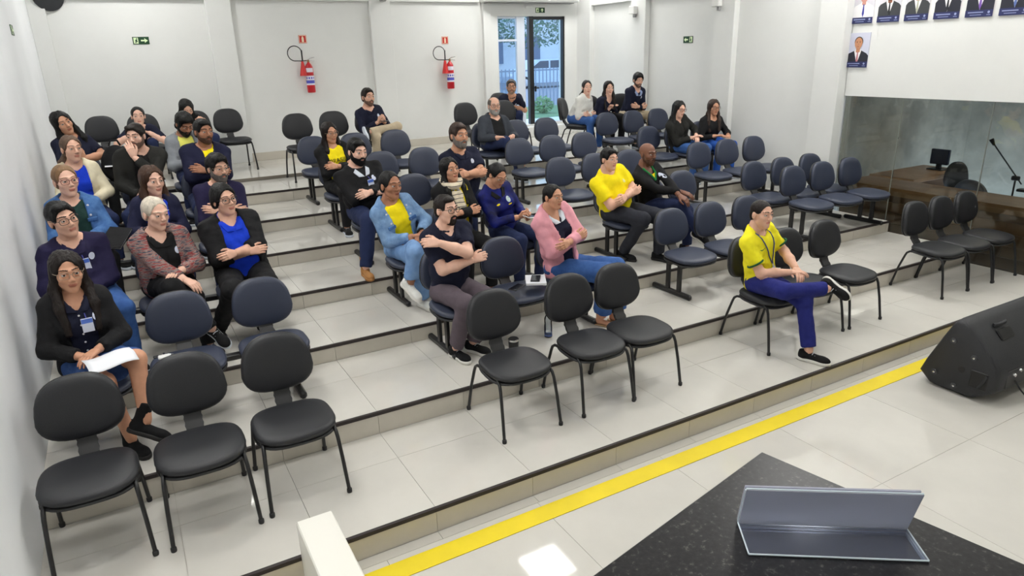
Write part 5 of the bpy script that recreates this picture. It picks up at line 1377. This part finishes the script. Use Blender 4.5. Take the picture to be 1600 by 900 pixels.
# ---------------- middle block
person('man with glasses and goatee in navy polo holding his shoulder', (.825, 1.518, 1.386), (.855, sy(2)), SZ[2], hs=0.91, yaw=.10, hy=.24, hp=.02, tone=FAIR, hair_s='receding', hc=DB, beard_s='goatee', glasses='black', w=1.06, fat=.025, top=NAVY, sleeve='short', collar=NAVY, neckv=.07, bottom=TAUPE, arms='crossed', shoe=SNB, h=.011, hands=('wrap', 'wrap'),
       arm_custom={1: ((-.135, .150, -.035), (-.1, .9, .5), (.15, 1.0, -.75), (-.85, -.45, .15)), -1: ((-.09, .185, -.215), (0, .8, .5), (.9, .1, -.8), None)},
       leg_custom={1: ((.99, 1.22, .78), (.93, 1.40, .385), (.45, -1, 0)), -1: ((.79, 1.20, .78), (.775, 1.37, .385), (.18, -1, 0))}, inseam_cut=.035)
person('woman in pink blazer and wide blue jeans with folded arms', (1.729, 1.518, 1.368), (1.86, sy(2)), SZ[2], hs=0.84, yaw=.18, hy=.06, fem=True, tone=TAN, hair_s='tied', hc=BK, top=NAVY, collar=COLLARW, neckv=.10, jacket=PINKC, jopen=(.045, .065), bottom=JEANS, arms='crossed', emblem=False, shoe=('sandal', skin_mats(TAN)[0], M('sandal_tan', (186, 150, 110), .7)), h=.012, inseam_cut=.05, w=1.06, legw=1.32,
       leg_custom={1: ((2.14, 1.24, .79), (2.20, 1.30, .385), (.5, -1, 0)), -1: ((2.0, 1.18, .79), (2.06, 1.30, .385), (.45, -1, 0))})
def d_phone(i, nm, mat, lb, off=(0, .02, .02), rz=0):
    m = (i['W'][1]+i['W'][-1])/2+i['Ff']*(.08+off[1])+npv((0, 0, off[2]))+i['Lf']*off[0]
    t = empty(nm, tuple(float(v) for v in m), rz)
    G().box((0, 0, 0), (.075, .145, .009), .003).build('case', mat, t); G().box((0, 0, .005), (.068, .136, .001)).build('screen', M('screen_black', (16, 17, 22), .15), t, None)
    return tag(t, lb, 'phone')
def d_denim(i):
    d_dbut(i)
    m = (i['W'][1]+i['W'][-1])/2+i['Ff']*.07-npv((0, 0, .030))
    G().tube([Vector(i['W'][1]-i['base']+i['L']*.0+npv((.0, 0, 0)))+Vector((.034*math.cos(a), .01*math.cos(a), .034*math.sin(a))) for a in [2*PI*k/12 for k in range(12)]], .009, 6, closed=True).build('wristwatch', BLKS, i['e'])
pd2 = person('woman in pale denim jacket over yellow shirt with crossed legs', (.743, 2.425, 1.438), (.845, sy(3)), SZ[3], yaw=.12, hy=.20, hp=-.02, fem=True, tone=BROWN, hair_s='tied', hc=BK, top=YEL, neckv=.0, jacket=DENIML, jopen=(.07, .075), bottom=LJEANS, arms='lap', legs='overR', emblem=False, shoe=('sneaker', WHTS, SOLEW), h=.012, w=1.08, detail=d_denim,
       leg_custom={1: ((.755, 2.03, .965), (.715, 2.05, .72), (.25, -.75, -.45)), -1: ((.80, 2.04, .885), (.86, 2.18, .515), (.2, -1, 0))}, inseam_cut=.03)
def d_scarf(i):
    f = Field(i['Sc']-.30, i['Sc']+.17, .011); T = i['T']
    ring = [T(.072*math.sin(a), .070*math.cos(a)+.012, .045-.03*math.cos(a)) for a in [2*PI*k/10 for k in range(11)]]
    for p, q in zip(ring[:-1], ring[1:]): f.add(rc(p, q, .028, .028), .015)
    for s in (1, -1):
        a = i['chest'](s*.028, -.05, i['ft']); b = i['chest'](s*.030, -.17, i['ft']); c = i['chest'](s*.032, -.27, i['ft'])
        f.add(rc(a, b, .030, .032, flat=(i['F'], .6)), .01); f.add(rc(b, c, .032, .030, flat=(i['F'], .6)), .01)
    f.warp(.003, 60, 4)
    v, q = f.mesh(); m = M('scarf_plaid', (226, 214, 190), .9, bump=.3, bscale=40, spec=.2)
    nt = m.node_tree; 
    if not any(n_.type == 'TEX_WAVE' for n_ in nt.nodes):
        tc_ = nt.nodes.new('ShaderNodeTexCoord'); wv = nt.nodes.new('ShaderNodeTexWave'); wv.bands_direction = 'Z'; wv.inputs['Scale'].default_value = 9; wv.inputs['Distortion'].default_value = 1.5
        r_ = nt.nodes.new('ShaderNodeValToRGB'); r_.color_ramp.elements[0].color = lin((70, 66, 78)); r_.color_ramp.elements[1].color = lin((226, 214, 190)); r_.color_ramp.elements[0].position = .03; r_.color_ramp.elements[1].position = .11
        nt.links.new(tc_.outputs['Object'], wv.inputs['Vector']); nt.links.new(wv.outputs['Fac'], r_.inputs['Fac']); nt.links.new(r_.outputs['Color'], nt.nodes['Principled BSDF'].inputs['Base Color'])
    link('scarf', quad_mesh('scarf', v-i['base'], q, [m]), i['e'])
person('woman in black coat with cream plaid scarf and long black hair', (1.297, 2.465, 1.501), (1.36, sy(3)), SZ[3], hs=0.9, yaw=.05, hy=.06, hp=.12, hr=.10, fem=True, tone=TAN, hair_s='long', hc=BK, top=YEL, neckv=.02, jacket=BLACK, jopen=(.085, .085), bottom=BLACK, arms='crossed', emblem=False, h=.013, detail=d_scarf)
def d_sport(i):
    i['patch']('team_crest', .055, -.10, .020, .026, M('crest_pale', (186, 206, 206), .5)); i['patch']('crest_stripe', .055, -.145, .018, .007, YEL); i['patch']('sponsor_mark', -.06, -.10, .018, .008, YEL)
    d_phone(i, 'smartphone', WHITEP, 'white smartphone in the hands of the woman in blue sports jacket')
person('woman in blue and black sports jacket looking down at her phone', (1.710, 2.385, 1.424), (1.83, sy(3)), SZ[3], hs=0.9, yaw=.15, hy=0, hp=-.48, fem=True, tone=TAN, hair_s='bun', hc=BK, glasses='metal', top=SPORT, neckv=.0, collar=BLACK, bottom=DJEANS, arms='phone', emblem=False, h=.013, detail=d_sport)
person('big bearded man in black sweatshirt with badge and tan boots', (.784, 3.383, 1.610), (.84, sy(4)), SZ[4], hs=1.03, yaw=.12, hy=.12, hp=-.14, tone=FAIR, hair_s='short', hc=BK, beard_s='full', w=1.26, fat=.085, top=BLACK, collar=COLLARW, neckv=.0, bottom=DJEANS, arms='crossed', badge=True, shoe=('boot', TANB, TANB), h=.013,
       leg_custom={1: ((1.00, 2.98, 1.04), (.98, 3.02, .655), (.3, -1, 0)), -1: ((.70, 2.97, 1.04), (.60, 2.86, .655), (-.05, -1, 0))})
def d_brasil(i):
    cu = bpy.data.curves.new('shirt_lettering', 'FONT'); cu.body = 'BRASIL'; cu.size = .062; cu.extrude = .0008; cu.align_x = 'CENTER'
    tmp_ = bpy.data.objects.new('t', cu); COL.objects.link(tmp_); bpy.context.view_layer.update()
    me = bpy.data.meshes.new_from_object(tmp_.evaluated_get(bpy.context.evaluated_depsgraph_get())); bpy.data.objects.remove(tmp_)
    me.name = 'shirt_lettering'; me.materials.clear(); me.materials.append(M('print_green_black', (20, 40, 26), .6))
    for v in me.vertices:
        l_ = v.co.x; p = i['chest'](float(l_), -.135, i['ft']); v.co = Vector(i['chest'](float(l_), float(-.155+v.co.y), i['ft'])-i['base'])+Vector(i['F'])*.004
    link('shirt_lettering', me, i['shirt'])
person('long haired woman with glasses in black cardigan over yellow shirt', (.798, 4.326, 1.702), (.85, sy(5)), SZ[5], hs=0.92, yaw=.12, hy=.10, hp=-.06, hr=.10, fem=True, tone=TAN, hair_s='long', hc=DB, glasses='metal', top=YEL, neckv=.03, jacket=BLACK, jopen=(.095, .085), bottom=BLACK, arms='crossed', emblem=False, h=.015, detail=d_brasil)
person('man with grey beard in navy polo with folded bare arms', (1.836, 3.403, 1.671), (1.88, sy(4)), SZ[4], hs=1.06, yaw=.08, hy=.06, tone=TAN, hair_s='short', hc=(62, 48, 42), beard_s='full', bc=(126, 118, 112), w=1.16, fat=.04, top=NAVY, sleeve='short', collar=NAVY, neckv=.05, bottom=DJEANS, arms='crossed', h=.014)
def d_khaki(i): d_phone(i, 'smartphone', PLASB, 'dark smartphone in the hands of the man with beige trousers')
person('bearded man in dark long-sleeved polo and beige trousers', (1.868, 6.250, 1.934), (1.91, 6.20), SZ[7], seat_h=.425, yaw=.1, hy=.1, tone=LIGHT, hair_s='short', hc=DB, beard_s='trim', top=NAVY, collar=NAVY, neckv=.04, bottom=KHAKI, arms='phone', legs='fourL', h=.016, detail=d_khaki)
# ---------------- right middle block
person('grey bearded balding man in dark grey jacket and jeans', (3.224, 5.246, 1.787), (3.21, sy(6)), SZ[6], yaw=.05, hy=-.25, tone=LIGHT, hair_s='ring', hc=GY, beard_s='full', bc=(150, 146, 142), glasses='brown', w=1.12, fat=.05, top=BLACK, neckv=.04, jacket=GREYJ, jopen=(.085, .08), bottom=DJEANS, arms='thigh', legs='overR', emblem=False, h=.016)
person('man in navy polo with grey hair leaning forward by the window', (4.537, 7.100, 1.923), (4.62, 7.40), SZ[8], seat_h=.425, yaw=-.25, hy=-.2, tone=TAN, hair_s='short', hc=(84, 80, 78), beard_s='trim', bc=GY, glasses='black', top=NAVY, sleeve='short', collar=NAVY, neckv=.05, arms='knees', h=.017, badge=True)
def d_y1(i): i['patch']('shirt_crest', .085, -.10, .014, .018, M('crest_pale2', (220, 214, 150), .6))
person('dark haired man in plain yellow shirt with folded bare arms', (2.989, 2.465, 1.432), (3.12, sy(3)), SZ[3], hs=0.92, yaw=.12, hy=-.05, tone=LIGHT, hair_s='short', hc=BK, w=1.14, fat=.05, top=YEL, sleeve='short', neckv=.0, bottom=cloth('charcoal_jeans', (44, 46, 54)), arms='crossed', emblem=False, shoe=SNK, h=.012, detail=d_y1, leg_custom={1: ((3.32, 2.08, .90), (3.36, 2.12, .515), (.3, -1, 0)), -1: ((3.10, 2.06, .90), (3.11, 2.36, .515), (.15, -1, 0))})
def d_b2(i):
    f = i['ft']
    for s in (1, -1):
        G().tube([Vector(i['T'](s*.058, .030, .03)-i['base']), Vector(i['chest'](s*.035, -.05, f)-i['base']+i['F']*.006), Vector(i['chest'](0, -.115, f)-i['base']+i['F']*.006)], .010, 6).build('collar_edge', cloth('green', (40, 130, 70)), i['e'])
    c = [i['chest'](l_, u_, f)-i['base']+i['F']*.004 for l_, u_ in ((-.032, -.045), (.032, -.045), (0, -.11))]
    G().add([Vector(p) for p in c], [(0, 1, 2)]).build('undershirt', YEL, i['e'])
person('bald man in black sweater with yellow and green collar, legs crossed', (3.467, 2.465, 1.438), (3.58, sy(3)), SZ[3], hs=0.95, yaw=.18, hy=-.08, hp=-.04, tone=DARK, hair_s=None, hc=BK, beard_s='trim', bc=(60, 48, 44), top=BLACK, neckv=.09, bottom=DJEANS, arms='lap', legs='overR', shoe=SNB, h=.012, detail=d_b2, arm_custom={1: ((-.03, .43, -.26), (0, .1, 1), None, (.1, .8, -.5)), -1: ((-.09, .40, -.27), (0, .1, 1), None, (.5, .8, -.5))})
def d_yel2(i):
    lanyard(i, M('lanyard_blue', (40, 60, 120), .6)); chest_box(i, 'lanyard_clip', 0, -.27, (.020, .006, .035), CHROME, i['e'], .008); chest_box(i, 'id_badge', 0, -.325, (.055, .004, .075), M('badge_white', (216, 222, 240), .4), i['e'], .008)
    G_ = cloth('green_trim', (30, 84, 56))
    i['patch']('team_crest', .085, -.105, .022, .028, M('crest_blue', (96, 150, 150), .5)); i['patch']('crest_centre', .085, -.105, .012, .016, M('crest_pale', (186, 206, 206), .5), None, .003)
    sw_ = [(-.105, -.098), (-.090, -.112), (-.075, -.110), (-.045, -.092), (-.076, -.104), (-.088, -.104)]
    g = G(); g.v = [Vector(i['chest'](a, b, i['ft'])-i['base'])+Vector(i['F'])*.002 for a, b in sw_]; g.f = [[0, 1, 2, 3, 4, 5]]; g.build('swoosh_mark', G_, i['shirt'], None)
    for s in (1, -1):
        d = i['El'][s]-(i['T'](s*.172, 0, -.022)); d = d/np.linalg.norm(d); c = i['T'](s*.172, 0, -.022)+d*.250*.70; a = np.cross(d, i['F']); a /= np.linalg.norm(a); b = np.cross(d, a)
        G().tube([Vector(c-i['base']+a*.060*math.cos(t)+b*.060*math.sin(t)) for t in [2*PI*k/16 for k in range(16)]], .0075, 6, closed=True).build('sleeve_trim', G_, i['shirt'])
    ring = [i['T'](.060*math.sin(a), .058*math.cos(a)+.006, .035-.06*max(0, math.cos(a))) for a in [2*PI*k/16 for k in range(16)]]
    G().tube([Vector(p-i['base']) for p in ring], .008, 6, closed=True).build('collar_trim', G_, i['shirt'])
person('man in yellow football shirt with lanyard, ankle resting on knee', (3.078, .660, 1.206), (3.175, FR+.0), SZ[1], yaw=.20, hy=-.28, tone=LIGHT, hair_s='buzz', hc=DB, w=1.0, top=YELJ, sleeve='short', neckv=.04, bottom=INDIGO, arms='lap', legs='fourR', emblem=False, shoe=SNB, h=.011, detail=d_yel2, inseam_cut=.03, hs=.93,
       leg_custom={1: ((3.15, .25, .60), (3.15, .16, .233), (.30, -.9, 0)), -1: ((2.97, .30, .705), (3.33, .20, .685), (.25, -.80, -.50))}, seat_h=.425)
# ---------------- right back corner and wall
person('woman in white sweater with folded arms near the corner', (5.131, 5.85, 1.915), (5.06, 5.96), SZ[7], seat_h=.425, hs=0.92, yaw=.30, hy=-.60, fem=True, tone=FAIR, hair_s='side', hc=DB, top=WHITES, neckv=.0, bottom=JEANS, arms='crossed', emblem=False, h=.016, shoe=('sneaker', WHTS, SOLEW))
person('woman in dark top and black trousers beside the white sweater', (5.538, 5.85, 1.885), (5.53, 6.0), SZ[7], seat_h=.425, hs=0.92, yaw=.2, hy=-.5, fem=True, tone=FAIR, hair_s='long', hc=DB, top=NAVY, neckv=.06, bottom=BLACK, arms='lap', h=.016, shoe=('sneaker', WHTS, SOLEW))
person('man in navy sweater with pale blue collar and beige trousers', (6.107, 5.85, 1.985), (6.10, 6.0), SZ[7], seat_h=.425, hs=0.92, yaw=.05, hy=-.3, hp=-.25, tone=LIGHT, hair_s='thick', hc=BK, beard_s='trim', top=NAVY, collar=cloth('pale_blue', (146, 160, 196)), neckv=.05, bottom=KHAKI, arms='crossed', h=.016)
person('woman in dark olive coat with glasses by the right wall', (5.497, 4.24, 1.66), (5.64, sy(5)), SZ[5], hs=0.93, yaw=.1, hy=-.15, hp=-.15, fem=True, tone=FAIR, hair_s='long', hc=BK, glasses='red', top=OLIVE, neckv=.04, jacket=OLIVE, jopen=(.004, .02), bottom=JEANS, arms='lap', emblem=False, h=.015)
person('woman in black sweater with long brown hair by the right wall', (6.131, 4.24, 1.645), (6.17, sy(5)), SZ[5], hs=0.93, yaw=-.1, hy=-.2, hp=-.05, fem=True, tone=TAN, hair_s='long', hc=(54, 40, 34), glasses='brown', top=BLACK, neckv=.03, bottom=cloth('blue_jeans', (42, 88, 176)), arms='thigh', emblem=False, h=.015)

# ------------------------------------------------------------------ small things people have with them
PAPER = M('paper', (232, 234, 240), .7)
g = G(); n_ = 8
for iy in range(n_+1):
    for ix in range(n_+1):
        a, b_ = ix/n_-.5, iy/n_-.5; g.v.append(Vector((a*.24, b_*.17, .012*math.sin(a*5)+.008*math.cos(b_*6))))
for iy in range(n_):
    for ix in range(n_): k = iy*(n_+1)+ix; g.f.append([k, k+1, k+n_+2, k+n_+1])
pp = g.build('paper_sheets', PAPER, None, 179); pp.location = (-1.37, 1.18, .905); pp.rotation_euler = (.12, .05, .25)
so = pp.modifiers.new('thick', 'SOLIDIFY'); so.thickness = .003
tag(pp, 'white paper sheets on the lap of the woman in black blazer', 'paper')
sz2 = SZ[2]+.452
nb = empty('notebook', (1.50, 1.42, sz2), math.radians(-28)); G().box((0, 0, .004), (.155, .215, .005), .001).build('back_cover', PAPER, nb); G().box((0, 0, .010), (.150, .21, .007), .001).build('pages', M('pages', (240, 240, 236), .8), nb); G().box((0, 0, .016), (.155, .215, .004), .001).build('front_cover', PAPER, nb)
tag(nb, 'white notebook lying on the empty navy seat', 'notebook')
def phone(loc, rz, lb, mat=PLASB):
    t = empty('smartphone', loc, rz); G().box((0, 0, .005), (.072, .148, .008), .003).build('case', mat, t); G().box((0, 0, .0093), (.066, .140, .0006)).build('screen', M('screen_black', (16, 17, 22), .15), t, None); return tag(t, lb, 'phone')
phone((1.50, 1.42, sz2+.018), math.radians(-35), 'black smartphone lying on top of the white notebook')
phone((1.30, 1.36, sz2), math.radians(-60), 'black smartphone lying on the navy seat beside the notebook')
t = phone((.93, 2.10, 1.000), math.radians(-35), 'pink smartphone in the lap of the woman in pale denim jacket', M('phone_pink', (226, 160, 160), .4)); t.rotation_euler = (-.1, .1, -.6)
cu_ = empty('tumbler', (1.15, 1.17, SZ[2])); G().lathe([(.030, 0), (.033, .004), (.038, .12), (.0385, .124)], (0, 0, 0), 24).build('cup', PLASB, cu_); G().lathe([(.0385, 0), (.040, .004), (.040, .014), (.034, .016)], (0, 0, .124), 24).build('rim', CHROME, cu_); G().lathe([(.034, 0), (.034, .006), (.01, .008)], (0, 0, .139), 24).build('lid', PLASB, cu_)
tag(cu_, 'black tumbler with steel rim standing on the second step', 'tumbler')
bo = empty('water_bottle', (1.56, 1.34, SZ[2])); PET = glass_mat('pet_plastic', (236, 240, 244), .05, 1.35)
G().lathe([(.026, 0), (.031, .006), (.031, .10), (.029, .115), (.031, .13), (.030, .16), (.014, .195), (.013, .205)], (0, 0, 0), 18).build('bottle_body', PET, bo); G().lathe([(.015, 0), (.015, .014), (.0, .015)], (0, 0, .205), 14).build('cap', WHITEP, bo); G().lathe([(.0315, 0), (.0315, .012)], (0, 0, .012), 18).build('label', M('label_blue2', (90, 110, 170), .5), bo)
tag(bo, 'clear plastic water bottle standing on the second step', 'bottle')
ky = empty('key_bunch', (-1.11, 1.42, sz2)); G().box((.0, .0, .010), (.07, .05, .016), .006).build('fob', WHITEP, ky); G().tube([(.035+.018*math.cos(a), .02+.018*math.sin(a), .004) for a in [2*PI*k/12 for k in range(12)]], .002, 6, closed=True).build('ring', CHROME, ky); G().box((.0, .05, .005), (.012, .06, .003), .001).build('key', CHROME, ky); G().box((-.035, .035, .006), (.05, .03, .010), .004).build('case', PLASB, ky)
tag(ky, 'keys with white fob on the empty navy seat behind the front chairs', 'keys')
bg = empty('backpack', (-1.16, SY[5]+.50, SZ[6]+.46))
f = Field((-.2, -.16, -.02), (.2, .16, .44), .015); f.add(el((0, 0, .19), (.15, .10, .20)), 0); f.add(el((0, -.07, .13), (.11, .06, .10)), .02); f.warp(.006, 30, 2); v, q = f.mesh(); link('main_bag', quad_mesh('main_bag', v, q, [BLACK]), bg)
G().tube([(-.05, .02, .38), (-.03, .02, .43), (.03, .02, .43), (.05, .02, .38)], .010, 6).build('top_loop', BLACK, bg)
for s in (-.07, .07): G().tube([(s, .08, .36), (s, .14, .22), (s, .09, .04)], .012, 6).build('strap', BLACK, bg)
tag(bg, 'black backpack on the seat beside the woman leaning her head', 'backpack')
ppr = G().box((-1.22, 5.0, SZ[6]+.66), (.12, .16, .004), .001).build('paper_slip', PAPER, None); tag(ppr, 'small white paper held by the woman leaning her head', 'paper')
hb = empty('folder', (-1.27, 3.05, SZ[4]+.60)); hb.rotation_euler = (.5, .1, -.5)
G().box((0, 0, 0), (.17, .23, .006), .002).build('back_cover', BLACK, hb); G().box((0, 0, .007), (.16, .22, .008), .001).build('pages', PAPER, hb); G().box((0, 0, .014), (.17, .23, .006), .002).build('front_cover', BLACK, hb)
tag(hb, 'black folder on the lap of the smiling woman in denim jacket', 'folder')
